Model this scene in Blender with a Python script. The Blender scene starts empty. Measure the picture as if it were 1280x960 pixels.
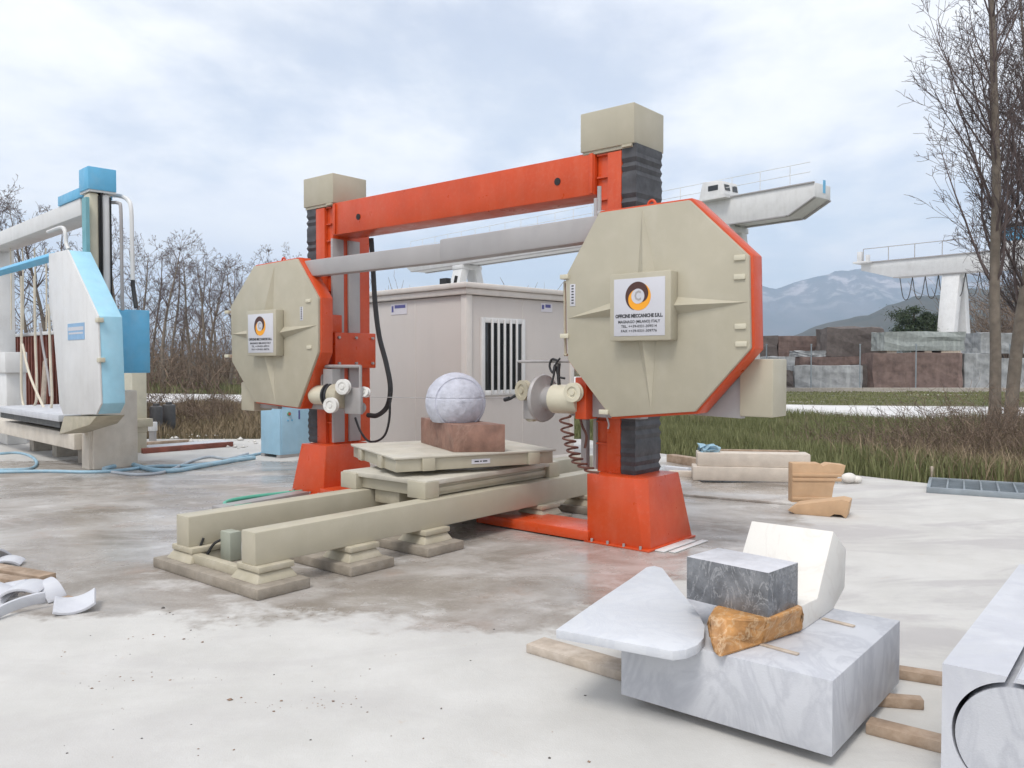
import bpy, bmesh, math, random
import numpy as np
from mathutils import Vector, Matrix
R = math.radians
rng = np.random.default_rng(7); random.seed(7)

# ------------------------------------------------------------ camera, sky, sun, exposure
F, HY, CH = 1030.0, 452.0, 1.6            # focal length in photo pixels, horizon row, eye height
PIT = math.atan((480 - HY) / F)
S = bpy.context.scene; COL = S.collection
cd = bpy.data.cameras.new('camera'); cam = bpy.data.objects.new('camera', cd); COL.objects.link(cam)
cd.sensor_fit = 'HORIZONTAL'; cd.sensor_width = 36; cd.lens = 36 * F / 1280; cd.clip_end = 40000
cam.location = (0, 0, CH); cam.rotation_euler = (math.pi/2 - PIT, 0, 0); S.camera = cam
S.render.resolution_x, S.render.resolution_y = 1024, 768
S.render.engine = 'CYCLES'; S.cycles.volume_bounces = 2
vs = S.view_settings; vs.view_transform = 'Standard'; vs.look = 'None'; vs.gamma = 1; vs.use_curve_mapping = False
vs.exposure = 0.72
SUN_EL, SUN_AZ = 58, 205                   # from behind the camera's left shoulder
W = bpy.data.worlds.new('World'); S.world = W; W.use_nodes = True
def world_sky():
    nt = W.node_tree; N = nt.nodes; L = nt.links; N.clear()
    out = N.new('ShaderNodeOutputWorld'); bg = N.new('ShaderNodeBackground'); L.new(bg.outputs[0], out.inputs[0])
    sky = N.new('ShaderNodeTexSky'); sky.sky_type = 'NISHITA'; sky.sun_disc = False
    sky.sun_elevation = R(SUN_EL); sky.sun_rotation = R(SUN_AZ); sky.air_density = 1; sky.dust_density = 1.5
    tc = N.new('ShaderNodeTexCoord'); sx = N.new('ShaderNodeSeparateXYZ'); L.new(tc.outputs['Generated'], sx.inputs[0])
    def m(op, a, b=None):
        n = N.new('ShaderNodeMath'); n.operation = op
        for i, q in enumerate((a, b)):
            if q is None: continue
            if isinstance(q, (int, float)): n.inputs[i].default_value = q
            else: L.new(q, n.inputs[i])
        return n.outputs[0]
    zz = m('ADD', m('MAXIMUM', sx.outputs[2], 0.0), 0.16)
    cx = N.new('ShaderNodeCombineXYZ'); L.new(m('DIVIDE', sx.outputs[0], zz), cx.inputs[0]); L.new(m('DIVIDE', sx.outputs[1], zz), cx.inputs[1])
    def noise(scale, det, rough, off, dist=0.0):
        mp = N.new('ShaderNodeMapping'); mp.inputs['Location'].default_value = off; mp.inputs['Scale'].default_value = (1, 0.8, 1)
        L.new(cx.outputs[0], mp.inputs[0])
        n = N.new('ShaderNodeTexNoise'); n.inputs['Scale'].default_value = scale; n.inputs['Detail'].default_value = det
        n.inputs['Roughness'].default_value = rough; n.inputs['Distortion'].default_value = dist; L.new(mp.outputs[0], n.inputs['Vector']); return n.outputs['Fac']
    big = noise(0.75, 7, 0.56, (3.1, 1.7, 0), 0.25); fine = noise(2.6, 6, 0.6, (8.2, 0.4, 0))
    def ramp(v, a, b):
        r = N.new('ShaderNodeMapRange'); r.interpolation_type = 'SMOOTHSTEP'; r.inputs[1].default_value = a; r.inputs[2].default_value = b
        L.new(v, r.inputs[0]); return r.outputs[0]
    cover = ramp(m('ADD', m('MULTIPLY', big, 0.8), m('MULTIPLY', fine, 0.2)), 0.40, 0.58)
    cover = m('MAXIMUM', m('MULTIPLY', m('ADD', m('MULTIPLY', cover, 0.5), 0.5), 1.0), 0.0)
    shade = ramp(fine, 0.3, 0.7)
    cc = N.new('ShaderNodeMix'); cc.data_type = 'RGBA'; L.new(shade, cc.inputs[0])
    cc.inputs[6].default_value = (6.9, 7.0, 7.35, 1); cc.inputs[7].default_value = (7.9, 7.85, 7.8, 1)
    mx = N.new('ShaderNodeMix'); mx.data_type = 'RGBA'; L.new(cover, mx.inputs[0]); L.new(sky.outputs[0], mx.inputs[6]); L.new(cc.outputs[2], mx.inputs[7])
    L.new(mx.outputs[2], bg.inputs[0]); bg.inputs[1].default_value = 0.1
world_sky()
sd = bpy.data.lights.new('sun', 'SUN'); sun = bpy.data.objects.new('sun', sd); COL.objects.link(sun)
sd.energy = 1.25; sd.angle = R(20); sd.color = (1, 0.96, 0.9)
sv = Vector((math.sin(R(SUN_AZ))*math.cos(R(SUN_EL)), math.cos(R(SUN_AZ))*math.cos(R(SUN_EL)), math.sin(R(SUN_EL))))
sun.rotation_euler = sv.to_track_quat('Z', 'Y').to_euler(); sun.location = (0, 0, 30)

# ------------------------------------------------------------ from photo pixels to places
FW = np.array([0, math.cos(PIT), -math.sin(PIT)]); UP = np.array([0, math.sin(PIT), math.cos(PIT)]); CAM = np.array([0, 0, CH])
def ray(px, py): return np.array([1., 0, 0])*(px-640)/F + UP*(480-py)/F + FW
def G(px, py, z=0.0):                      # the place at height z seen at that pixel
    d = ray(px, py); return CAM + (z-CH)/d[2]*d
def D(px, py, dist):                       # the place a known distance ahead
    d = ray(px, py); return CAM + dist/d[1]*d
class Frame:                               # an upright local frame standing on the ground
    def __init__(s, o, ang):
        a = R(ang); s.ang = a; s.o = np.array([o[0], o[1], 0.]); s.X = np.array([math.cos(a), math.sin(a), 0]); s.Y = np.array([-math.sin(a), math.cos(a), 0])
    def l(s, P): d = np.asarray(P, float) - s.o; return np.array([d@s.X, d@s.Y, d[2]])
    def w(s, x, y, z=0.): return s.o + s.X*x + s.Y*y + np.array([0, 0, z])
    def yp(s, px, py, y): d = ray(px, py); return s.l(CAM + (y-(CAM-s.o)@s.Y)/(d@s.Y)*d)
    def xp(s, px, py, x): d = ray(px, py); return s.l(CAM + (x-(CAM-s.o)@s.X)/(d@s.X)*d)
    def g(s, px, py, z=0): return s.l(G(px, py, z))

# ------------------------------------------------------------ mesh helpers
def smoothpath(pts, n=6):
    P = [np.asarray(p, float) for p in pts]; P = [2*P[0]-P[1]] + P + [2*P[-1]-P[-2]]; out = []
    for i in range(1, len(P)-2):
        a, b, c, d = P[i-1:i+3]
        for k in range(n):
            t = k/n; out.append(.5*((2*b)+(c-a)*t+(2*a-5*b+4*c-d)*t*t+(3*b-a-3*c+d)*t**3))
    out.append(P[-2]); return out
class MB:
    def __init__(s): s.v = []; s.f = []
    def add(s, vs, fs):
        o = len(s.v); s.v += [tuple(float(c) for c in p) for p in vs]; s.f += [tuple(i+o for i in f) for f in fs]; return s
    def hexa(s, b, t): return s.add(list(b)+list(t), [(3,2,1,0),(4,5,6,7),(0,1,5,4),(1,2,6,5),(2,3,7,6),(3,0,4,7)])
    def box(s, x0, x1, y0, y1, z0, z1):
        return s.hexa([(x0,y0,z0),(x1,y0,z0),(x1,y1,z0),(x0,y1,z0)], [(x0,y0,z1),(x1,y0,z1),(x1,y1,z1),(x0,y1,z1)])
    def prism(s, poly, vec):
        n = len(poly); v = np.asarray(vec, float); P = [np.asarray(p, float) for p in poly]
        return s.add(P+[p+v for p in P], [tuple(range(n))[::-1], tuple(range(n, 2*n))]+[(i,(i+1)%n,n+(i+1)%n,n+i) for i in range(n)])
    def prism_y(s, poly, y0, y1): return s.prism([(x, y0, z) for x, z in poly], (0, y1-y0, 0))
    def prism_z(s, poly, z0, z1): return s.prism([(x, y, z0) for x, y in poly], (0, 0, z1-z0))
    def loft(s, rings, cap=True):
        n = len(rings[0]); vs = [p for r in rings for p in r]; fs = []
        for k in range(len(rings)-1):
            for i in range(n): fs.append((k*n+i, k*n+(i+1)%n, (k+1)*n+(i+1)%n, (k+1)*n+i))
        if cap: fs += [tuple(range(n))[::-1], tuple((len(rings)-1)*n+i for i in range(n))]
        return s.add(vs, fs)
    def tube(s, pts, r, n=8, cap=True):
        P = [np.asarray(p, float) for p in pts]; rr = r if hasattr(r, '__len__') else [r]*len(P); rings = []; nrm = None
        for i, p in enumerate(P):
            t = P[min(i+1, len(P)-1)]-P[max(i-1, 0)]; t = t/(np.linalg.norm(t)+1e-12)
            if nrm is None:
                a = np.array([0, 0, 1.]) if abs(t[2]) < .9 else np.array([1., 0, 0]); nrm = np.cross(a, t)
            nrm = nrm-(nrm@t)*t; nrm /= np.linalg.norm(nrm)+1e-12; b = np.cross(t, nrm)
            rings.append([p+rr[i]*(math.cos(2*math.pi*k/n)*nrm+math.sin(2*math.pi*k/n)*b) for k in range(n)])
        return s.loft(rings, cap)
    def cyl(s, p0, p1, r0, r1=None, n=20): return s.tube([p0, p1], [r0, r0 if r1 is None else r1], n)
    def spin(s, c, axis, prof, n=24):      # profile of (distance along the axis, radius)
        a = np.asarray(axis, float); a /= np.linalg.norm(a); c = np.asarray(c, float)
        return s.tube([c+a*t for t, r in prof], [max(r, 1e-4) for t, r in prof], n) if False else s._spin(c, a, prof, n)
    def _spin(s, c, a, prof, n):
        h = np.array([0, 0, 1.]) if abs(a[2]) < .9 else np.array([1., 0, 0]); u = np.cross(a, h); u /= np.linalg.norm(u); w = np.cross(a, u)
        return s.loft([[c+a*t+max(r, 1e-4)*(math.cos(2*math.pi*k/n)*u+math.sin(2*math.pi*k/n)*w) for k in range(n)] for t, r in prof])
    def mesh(s, name, bevel=0, smooth=30, seg=2, jitter=0, tri=False):
        bm = bmesh.new(); V = [bm.verts.new(p) for p in s.v]
        for f in s.f:
            try: bm.faces.new([V[i] for i in f])
            except ValueError: pass
        bmesh.ops.recalc_face_normals(bm, faces=bm.faces)
        if bevel:
            E = [e for e in bm.edges if len(e.link_faces) == 2 and e.calc_face_angle(0) > R(25)]
            bmesh.ops.bevel(bm, geom=E, offset=bevel, segments=seg, affect='EDGES', clamp_overlap=True, profile=.5)
        if tri: bmesh.ops.triangulate(bm, faces=[f for f in bm.faces if len(f.verts) > 4])
        me = bpy.data.meshes.new(name); bm.to_mesh(me); bm.free()
        if smooth and len(me.polygons):
            me.polygons.foreach_set('use_smooth', [True]*len(me.polygons)); me.set_sharp_from_angle(angle=R(smooth))
        return me
    def build(s, name, mat, parent=None, bevel=0, smooth=30, seg=2, tri=False):
        me = s.mesh(name, bevel, smooth, seg, tri=tri); return link(name, me, mat, parent)
def link(name, me, mat, parent=None):
    o = bpy.data.objects.new(name, me); COL.objects.link(o)
    if mat is not None and not me.materials: me.materials.append(mat)
    if parent is not None: o.parent = parent
    return o
def tag(o, label=None, cat=None, group=None, kind=None):
    if label: o['label'] = label
    if cat: o['category'] = cat
    if group: o['group'] = group
    if kind: o['kind'] = kind
    return o
def thing(name, label, cat, loc=(0,0,0), rot=0.0, group=None):
    o = bpy.data.objects.new(name, None); COL.objects.link(o); o.location = tuple(float(c) for c in loc); o.rotation_euler = (0, 0, rot); o.empty_display_size = .1
    return tag(o, label, cat, group)
def copy_tree(o, parent=None):
    c = o.copy(); COL.objects.link(c); c.parent = parent
    for ch in list(o.children): copy_tree(ch, c)
    return c
def box(name, mat, parent, x0, x1, y0, y1, z0, z1, bevel=.006): return MB().box(x0, x1, y0, y1, z0, z1).build(name, mat, parent, bevel)
def tube(name, mat, parent, pts, r, n=8, sm=6): return MB().tube(smoothpath(pts, sm) if sm else pts, r, n).build(name, mat, parent)
def npmesh(name, verts, faces):            # faces: (n,3) or (n,4) array
    me = bpy.data.meshes.new(name); k = faces.shape[1]
    me.vertices.add(len(verts)); me.vertices.foreach_set('co', np.asarray(verts, np.float32).ravel())
    me.loops.add(faces.size); me.loops.foreach_set('vertex_index', faces.astype(np.int32).ravel())
    me.polygons.add(len(faces)); me.polygons.foreach_set('loop_start', np.arange(0, faces.size, k, dtype=np.int32))
    me.update(calc_edges=True); return me

# ------------------------------------------------------------ materials
MATS = {}
def mat(name, col, rough=.5, metal=0., var=.08, vs=5., bump=0., bs=60., dirt=0., dcol=(.25,.22,.18), ds=3., streak=0., spec=.5, veins=None, vscale=3., coat=0., wave=0., island=0.):
    m = bpy.data.materials.new(name); m.use_nodes = True; nt = m.node_tree; N = nt.nodes; L = nt.links; b = N['Principled BSDF']; MATS[name] = m
    tc = N.new('ShaderNodeTexCoord'); vec = tc.outputs['Object']
    def noise(sc, det=4, scl=(1,1,1), rough=.55, dist=0.):
        mp = N.new('ShaderNodeMapping'); mp.inputs['Scale'].default_value = scl; L.new(vec, mp.inputs[0])
        n = N.new('ShaderNodeTexNoise'); n.inputs['Scale'].default_value = sc; n.inputs['Detail'].default_value = det; n.inputs['Roughness'].default_value = rough
        n.inputs['Distortion'].default_value = dist; L.new(mp.outputs[0], n.inputs['Vector']); return n.outputs['Fac']
    def ramp(v, a, c, lo=0., hi=1.):
        r = N.new('ShaderNodeMapRange'); r.inputs[1].default_value = a; r.inputs[2].default_value = c; r.inputs[3].default_value = lo; r.inputs[4].default_value = hi; L.new(v, r.inputs[0]); return r.outputs[0]
    def mix(fac, a, c, typ='MIX'):
        x = N.new('ShaderNodeMix'); x.data_type = 'RGBA'; x.blend_type = typ
        for i, q in ((0, fac), (6, a), (7, c)):
            if isinstance(q, (int, float)): x.inputs[i].default_value = q
            elif isinstance(q, tuple): x.inputs[i].default_value = (*q[:3], 1)
            else: L.new(q, x.inputs[i])
        return x.outputs[2]
    n1 = noise(vs, 5); lo = tuple(c*(1-var*1.6) for c in col); hi = tuple(min(1, c*(1+var*1.6)) for c in col)
    c = mix(ramp(n1, .25, .75), lo, hi)
    if veins:
        v = noise(vscale, 6, (1, 1, .6), .62, 1.6); a = N.new('ShaderNodeMath'); a.operation = 'SUBTRACT'; a.inputs[1].default_value = .5; L.new(v, a.inputs[0])
        ab = N.new('ShaderNodeMath'); ab.operation = 'ABSOLUTE'; L.new(a.outputs[0], ab.inputs[0]); c = mix(ramp(ab.outputs[0], 0, veins[1], veins[2], 0), c, veins[0])
    if wave:
        w = noise(5, 3, (1, 1, .06)); c = mix(ramp(w, .52, .66, 0, wave), c, tuple(min(1, k*1.7) for k in col))
    if streak: c = mix(ramp(noise(7, 4, (1, 1, .12)), .5, .8, 0, streak), c, dcol)
    if dirt: c = mix(ramp(noise(ds, 7, rough=.68), .5, .72, 0, dirt), c, dcol)
    if island:
        gi = N.new('ShaderNodeNewGeometry'); c = mix(1., c, mix(gi.outputs['Random Per Island'], (1-island,)*3, (1+island*.6,)*3), 'MULTIPLY')
    L.new(c, b.inputs['Base Color']); b.inputs['Metallic'].default_value = metal; b.inputs['Specular IOR Level'].default_value = spec
    L.new(ramp(noise(vs*2.3, 3), .3, .7, max(.03, rough-.1), min(1, rough+.1)), b.inputs['Roughness'])
    if coat: b.inputs['Coat Weight'].default_value = coat
    if bump:
        bn = N.new('ShaderNodeBump'); bn.inputs['Strength'].default_value = bump; bn.inputs['Distance'].default_value = .01; L.new(noise(bs, 5), bn.inputs['Height']); L.new(bn.outputs[0], b.inputs['Normal'])
    return m
orange = mat('orange_paint', (.56, .062, .010), .36, var=.07, vs=3, dirt=.13, dcol=(.58, .27, .17), ds=26, streak=.14)
beige = mat('beige_paint', (.42, .385, .295), .45, var=.05, vs=2.5, dirt=.18, dcol=(.50, .47, .40), ds=5, streak=.2)
beige_worn = mat('worn_beige_paint', (.41, .37, .275), .6, var=.09, vs=6, dirt=.45, dcol=(.58, .53, .45), ds=7, streak=.25, bump=.1)
dustybeige = mat('dusty_beige_steel', (.47, .44, .37), .7, var=.08, vs=5, dirt=.6, dcol=(.56, .545, .51), ds=4, bump=.15)
rubber = mat('black_rubber_bellows', (.05, .051, .057), .55, var=.2, vs=8, dirt=.35, dcol=(.13, .13, .14), ds=6, streak=.3)
steel = mat('dull_grey_steel', (.36, .345, .34), .5, .2, var=.08, vs=5, dirt=.3, dcol=(.28, .25, .22), ds=6, streak=.2)
greypaint = mat('grey_paint', (.36, .345, .345), .5, var=.06, vs=3, dirt=.2, dcol=(.28, .26, .25), ds=6, streak=.25)
dark = mat('dark_void', (.015, .015, .016), .7, var=.1)
cable = mat('black_cable', (.02, .02, .022), .5, var=.2)
darkgrey = mat('dark_plastic', (.06, .06, .062), .5, var=.15, dirt=.2)
creammetal = mat('cream_enamel', (.58, .54, .42), .4, var=.05, dirt=.22, dcol=(.4,.37,.3), ds=9)
whiteplastic = mat('white_nylon', (.7, .69, .66), .45, var=.05, dirt=.3, ds=12)
whitepaint = mat('white_paint', (.66, .66, .655), .45, var=.04, vs=2, streak=.14, dirt=.12)
signwhite = mat('sign_white', (.56, .56, .60), .4, var=.02)
ink = mat('black_print', (.04, .04, .045), .6, var=.02)
logobrown = mat('brown_print', (.07, .028, .022), .5, var=.02)
logoorange = mat('orange_print', (.85, .36, .02), .5, var=.02)
bluepaint = mat('sky_blue_paint', (.12, .42, .66), .4, var=.05, dirt=.15, dcol=(.4, .52, .6), ds=4, streak=.15)
lightblue = mat('pale_blue_paint', (.33, .60, .74), .45, var=.05, dirt=.15, dcol=(.5, .6, .66), streak=.15)
cabinblue = mat('cabinet_blue', (.33, .53, .67), .45, var=.05, dirt=.2, dcol=(.42, .55, .62), streak=.2)
cabinwall = mat('cabin_sheet', (.53, .49, .46), .5, var=.025, vs=1.5, dirt=.08, streak=.06)
cabintrim = mat('cabin_trim', (.62, .58, .54), .45, var=.03, streak=.12)
glassdark = mat('dark_window_glass', (.02, .022, .024), .08, var=.1, spec=.6)
concrete = mat('grey_concrete', (.33, .30, .26), .85, var=.14, vs=9, bump=.35, bs=45, dirt=.4, dcol=(.45, .42, .38), ds=5, streak=.25)
footing_mat = mat('footing_concrete', (.27, .235, .19), .8, var=.15, vs=9, bump=.4, bs=50, dirt=.45, dcol=(.40, .36, .31), ds=6)
pier_mat = mat('pier_concrete', (.60, .55, .48), .85, var=.08, vs=4, bump=.3, bs=35, dirt=.35, dcol=(.46, .39, .30), ds=2.5, streak=.25)
marble = mat('white_grey_marble', (.52, .53, .56), .5, var=.05, vs=3, bump=.14, bs=130, veins=((.36, .37, .41), .07, .5), vscale=2.6, dirt=.4, dcol=(.43, .44, .465), ds=4)
marble2 = mat('banded_marble', (.56, .57, .60), .5, var=.06, vs=3, bump=.14, bs=120, dirt=.3, dcol=(.47, .48, .51), ds=5, veins=((.47, .48, .53), .09, .5), vscale=1.6)
whitemarble = mat('warm_white_marble', (.68, .655, .61), .5, var=.03, vs=3, bump=.1, bs=80, veins=((.58, .53, .48), .03, .35), vscale=1.8)
slabmarble = mat('pale_blue_marble', (.57, .585, .615), .6, var=.05, vs=3, bump=.16, bs=120, dirt=.3, dcol=(.49, .50, .53), ds=5, veins=((.48, .50, .55), .06, .4), vscale=2.6)
darkmarble = mat('dark_grey_marble', (.15, .155, .165), .3, var=.3, vs=9, bump=.15, bs=60, veins=((.40, .40, .41), .02, .65), vscale=8.0, dirt=.3, dcol=(.25, .25, .26), ds=9)
onyx = mat('honey_onyx', (.42, .21, .07), .5, var=.35, vs=11, bump=.8, bs=22, veins=((.62, .47, .30), .035, .55), vscale=6, dirt=.3, dcol=(.26, .10, .03), ds=12)
brownstone = mat('red_brown_stone', (.23, .125, .092), .6, var=.28, vs=6, bump=.3, bs=50, veins=((.33, .21, .16), .05, .4), vscale=2.4, dirt=.25, dcol=(.17, .085, .06), ds=5)
ball_mat = mat('blue_white_marble', (.49, .50, .57), .8, var=.12, vs=14, bump=.9, bs=34, dirt=.3, dcol=(.6, .61, .66), ds=12)
ochre = mat('ochre_limestone', (.52, .345, .205), .8, var=.07, vs=7, bump=.3, bs=110, dirt=.2, dcol=(.60, .46, .32), ds=5)
wood = mat('weathered_wood', (.33, .24, .17), .8, var=.2, vs=10, bump=.4, bs=40, dirt=.4, dcol=(.48, .42, .36), ds=5)
paleplank = mat('dusty_timber', (.44, .37, .30), .85, var=.15, vs=12, bump=.3, bs=50, dirt=.4, dcol=(.55, .51, .47), ds=6)
dustybeam = mat('dusty_limestone', (.56, .50, .43), .8, var=.08, vs=6, bump=.3, bs=60, dirt=.3, dcol=(.40, .35, .30), ds=5)
rusty = mat('rusty_sheet', (.22, .072, .05), .75, var=.2, vs=4, bump=.2, bs=40, dirt=.3, dcol=(.12, .05, .04), streak=.4)
greenhose = mat('green_hose', (.10, .42, .30), .5, var=.1); bluehose = mat('blue_hose', (.27, .43, .53), .6, var=.12, dirt=.5, dcol=(.5, .56, .6), ds=8)
creamhose = mat('cream_hose', (.62, .56, .45), .5, var=.08); galv = mat('galvanised_grating', (.27, .31, .34), .45, .3, var=.12, dirt=.3, dcol=(.4, .42, .43))
redhose = mat('red_brown_hose', (.12, .045, .03), .5, var=.2)
bark = mat('grey_brown_bark', (.18, .15, .12), .9, var=.2, vs=6, bump=.5, bs=30); twigm = mat('purplish_twigs', (.125, .095, .09), .9, var=.2, vs=2)
dryweed = mat('dry_weed', (.20, .145, .09), .9, var=.3, vs=1.2, island=.45); bramble = mat('bramble_stems', (.20, .145, .105), .9, var=.3, vs=2, island=.4)
leafdark = mat('evergreen_leaf', (.035, .055, .022), .7, var=.3, vs=2, island=.5)
granite_grey = mat('grey_granite', (.29, .30, .305), .85, var=.26, vs=2.5, bump=.5, bs=9, dirt=.4, dcol=(.20, .19, .18), ds=1.2, wave=.5)
granite_green = mat('green_grey_granite', (.285, .31, .30), .85, var=.16, vs=5, bump=.5, bs=9, dirt=.4, dcol=(.2, .21, .2), ds=1.3, wave=.4)
granite_brown = mat('brown_granite', (.165, .115, .10), .85, var=.3, vs=2.5, bump=.5, bs=9, dirt=.4, dcol=(.105, .08, .07), ds=1.2, wave=.35)
granite_dark = mat('dark_brown_granite', (.12, .10, .092), .85, var=.18, vs=4, bump=.5, bs=9, dirt=.4, dcol=(.075, .065, .06), ds=1.2)

# ------------------------------------------------------------ setting: ground, yard, road, hills
def nodes(name):
    m = bpy.data.materials.new(name); m.use_nodes = True; nt = m.node_tree; N, L = nt.nodes, nt.links; b = N['Principled BSDF']
    geo = N.new('ShaderNodeNewGeometry'); P = geo.outputs['Position']
    def M(op, a, c=None, d=None):
        n = N.new('ShaderNodeMath'); n.operation = op
        for i, q in enumerate((a, c, d)):
            if q is None: continue
            if isinstance(q, (int, float)): n.inputs[i].default_value = q
            else: L.new(q, n.inputs[i])
        return n.outputs[0]
    def noise(sc, det=5, scl=(1,1,1), rough=.6, dist=0., rot=0., off=(0,0,0)):
        mp = N.new('ShaderNodeMapping'); mp.inputs['Scale'].default_value = scl; mp.inputs['Rotation'].default_value = (0, 0, rot); mp.inputs['Location'].default_value = off; L.new(P, mp.inputs[0])
        n = N.new('ShaderNodeTexNoise'); n.inputs['Scale'].default_value = sc; n.inputs['Detail'].default_value = det; n.inputs['Roughness'].default_value = rough; n.inputs['Distortion'].default_value = dist
        L.new(mp.outputs[0], n.inputs['Vector']); return n.outputs['Fac']
    def ramp(v, a, c, lo=0., hi=1., sm=True):
        r = N.new('ShaderNodeMapRange'); r.interpolation_type = 'SMOOTHSTEP' if sm else 'LINEAR'
        for i, q in ((1, a), (2, c), (3, lo), (4, hi)): r.inputs[i].default_value = q
        L.new(v, r.inputs[0]); return r.outputs[0]
    def mix(fac, a, c, typ='MIX'):
        x = N.new('ShaderNodeMix'); x.data_type = 'RGBA'; x.blend_type = typ
        for i, q in ((0, fac), (6, a), (7, c)):
            if isinstance(q, (int, float)): x.inputs[i].default_value = q
            elif isinstance(q, tuple): x.inputs[i].default_value = (*q[:3], 1)
            else: L.new(q, x.inputs[i])
        return x.outputs[2]
    sx = N.new('ShaderNodeSeparateXYZ'); L.new(P, sx.inputs[0])
    def bump(h, s, d=.01):
        bn = N.new('ShaderNodeBump'); bn.inputs['Strength'].default_value = s; bn.inputs['Distance'].default_value = d; L.new(h, bn.inputs['Height']); L.new(bn.outputs[0], b.inputs['Normal'])
    return m, b, L, M, noise, ramp, mix, sx.outputs, bump
def yard_material():
    m, b, L, M, noise, ramp, mix, P, bump = nodes('marble_dust_concrete')
    x, y = P[0], P[1]
    # the slurry-wet patch: its outline in metres, frayed by noise
    e1 = M('SUBTRACT', y, 5.0); e2 = M('SUBTRACT', M('MULTIPLY_ADD', y, .62, -2.35), x); e3 = M('SUBTRACT', 13.4, y)
    fray = M('ADD', M('MULTIPLY', M('SUBTRACT', noise(.8, 5, rot=.4), .5), 2.6), M('MULTIPLY', M('SUBTRACT', noise(7, 8, rough=.72), .5), .75))
    d = M('ADD', M('MINIMUM', M('MINIMUM', e1, e2), e3), fray)
    wet = ramp(d, -.05, .28)
    streaks = noise(1.0, 8, (.8, 1.25, 1), .68, .5, rot=-.2, off=(4, 2, 0))
    pools = ramp(noise(.6, 7, (.8, 1.2, 1), .66, .3, off=(1.3, 7.1, 0)), .34, .58)
    dust = mix(ramp(noise(1.2, 7, rough=.65), .3, .75), (.49, .48, .455), (.585, .575, .55))
    dust = mix(ramp(noise(26, 6, rough=.7), .52, .8, 0, .18), dust, (.45, .41, .37))
    dust = mix(M('MULTIPLY', ramp(noise(.75, 9, (.6, 1.7, 1), .68, .9, rot=-.3, off=(9, 3, 0)), .46, .62, 0, .62), ramp(M('ADD', x, M('MULTIPLY', y, .25)), 1.4, 3.0, .35, 1)), dust, (.39, .37, .37))
    dust = mix(ramp(noise(75, 5, rough=.8, off=(1, 6, 0)), .56, .72, 0, .22), dust, (.40, .36, .32))
    dust = mix(ramp(noise(4.5, 8, (1, 1.6, 1), .72, .4, off=(2, 5, 0)), .62, .74, 0, .38), dust, (.46, .36, .28))
    wetc = mix(ramp(streaks, .35, .68), (.235, .205, .175), (.45, .425, .40))
    wetc = mix(ramp(noise(1.7, 9, (.9, 1.3, 1), .7, .4, off=(5, 1, 0)), .53, .68, 0, .6), wetc, (.58, .565, .55))
    wetc = mix(ramp(noise(1.6, 6, off=(3, 9, 0)), .55, .75, 0, .4), wetc, (.33, .22, .16))
    wetc = mix(ramp(noise(42, 5, rough=.8), .52, .7, 0, .5), wetc, (.50, .47, .43)); wetc = mix(ramp(noise(30, 5, rough=.8, off=(3, 3, 0)), .54, .7, 0, .4), wetc, (.17, .15, .13))
    L.new(mix(wet, dust, wetc), b.inputs['Base Color'])
    sheen = M('MULTIPLY', wet, pools)
    rr = M('ADD', M('MULTIPLY_ADD', sheen, -.46, .84), M('MULTIPLY', wet, -.20)); L.new(M('ADD', rr, M('MULTIPLY', M('SUBTRACT', noise(9, 5), .5), .12)), b.inputs['Roughness'])
    b.inputs['Specular IOR Level'].default_value = .45
    h = M('ADD', M('MULTIPLY', noise(30, 6, rough=.7), .55), M('MULTIPLY', noise(140, 3), .35))
    bn = M('MULTIPLY', h, M('MULTIPLY_ADD', sheen, -.8, 1.0)); bump(bn, .35, .012)
    return m
def ground_material():
    m, b, L, M, noise, ramp, mix, P, bump = nodes('earth_and_turf')
    c = mix(ramp(noise(.12, 6), .35, .65), (.075, .085, .03), (.13, .11, .06))
    c = mix(ramp(noise(1.4, 7, rough=.7), .45, .7, 0, .7), c, (.055, .075, .02))
    c = mix(ramp(noise(.3, 6, (.5, 1.6, 1), .6, off=(20, 3, 0)), .54, .68, 0, .85), c, (.42, .40, .36))
    L.new(c, b.inputs['Base Color']); b.inputs['Roughness'].default_value = .95; bump(noise(8, 5), .5, .04); return m
def road_material():
    m, b, L, M, noise, ramp, mix, P, bump = nodes('white_marble_gravel')
    c = mix(ramp(noise(.8, 6), .3, .7), (.56, .55, .54), (.70, .69, .68)); c = mix(ramp(noise(.5, 7, (1, .5, 1), .7), .58, .72, 0, .6), c, (.25, .23, .15))
    L.new(c, b.inputs['Base Color']); b.inputs['Roughness'].default_value = .95; bump(noise(20, 5), .5, .03); return m
yard_m, ground_m, road_m = yard_material(), ground_material(), road_material()
tag(MB().add([(-9000,-9000,-.06),(9000,-9000,-.06),(9000,9000,-.06),(-9000,9000,-.06)], [(0,1,2,3)]).build('ground', ground_m), kind='structure')
PAD = [(-30,-6),(30,-6),(30,10.3),(6.9,10.5),(5.5,10.75),(2.6,14.3),(1.5,17.0),(-30,17.0)]
tag(MB().prism_z(PAD, -.2, 0).build('yard', yard_m), kind='structure')
tag(MB().prism_z([(-120,84),(-14,41),(12,31),(60,22),(62,10),(14,19.8),(-15,33.5),(-122,76)][::-1], -.055, -.045).build('road', road_m), kind='structure')
rl = [(-30,52),(12,45),(60,44),(90,44),(90,90),(-30,90)]
tag(MB().prism_z(rl, -.056, -.047).build('block_yard', road_m), kind='structure')
# a raised concrete apron beyond the machine
AP = [G(838,619,0), G(990,632,0), G(1045,629,0), G(1015,604,0), G(880,607,0), G(846,588,0)]
tag(MB().prism_z([(p[0], p[1]) for p in AP], 0, .028).build('apron', yard_m, bevel=.006), kind='structure')

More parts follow.
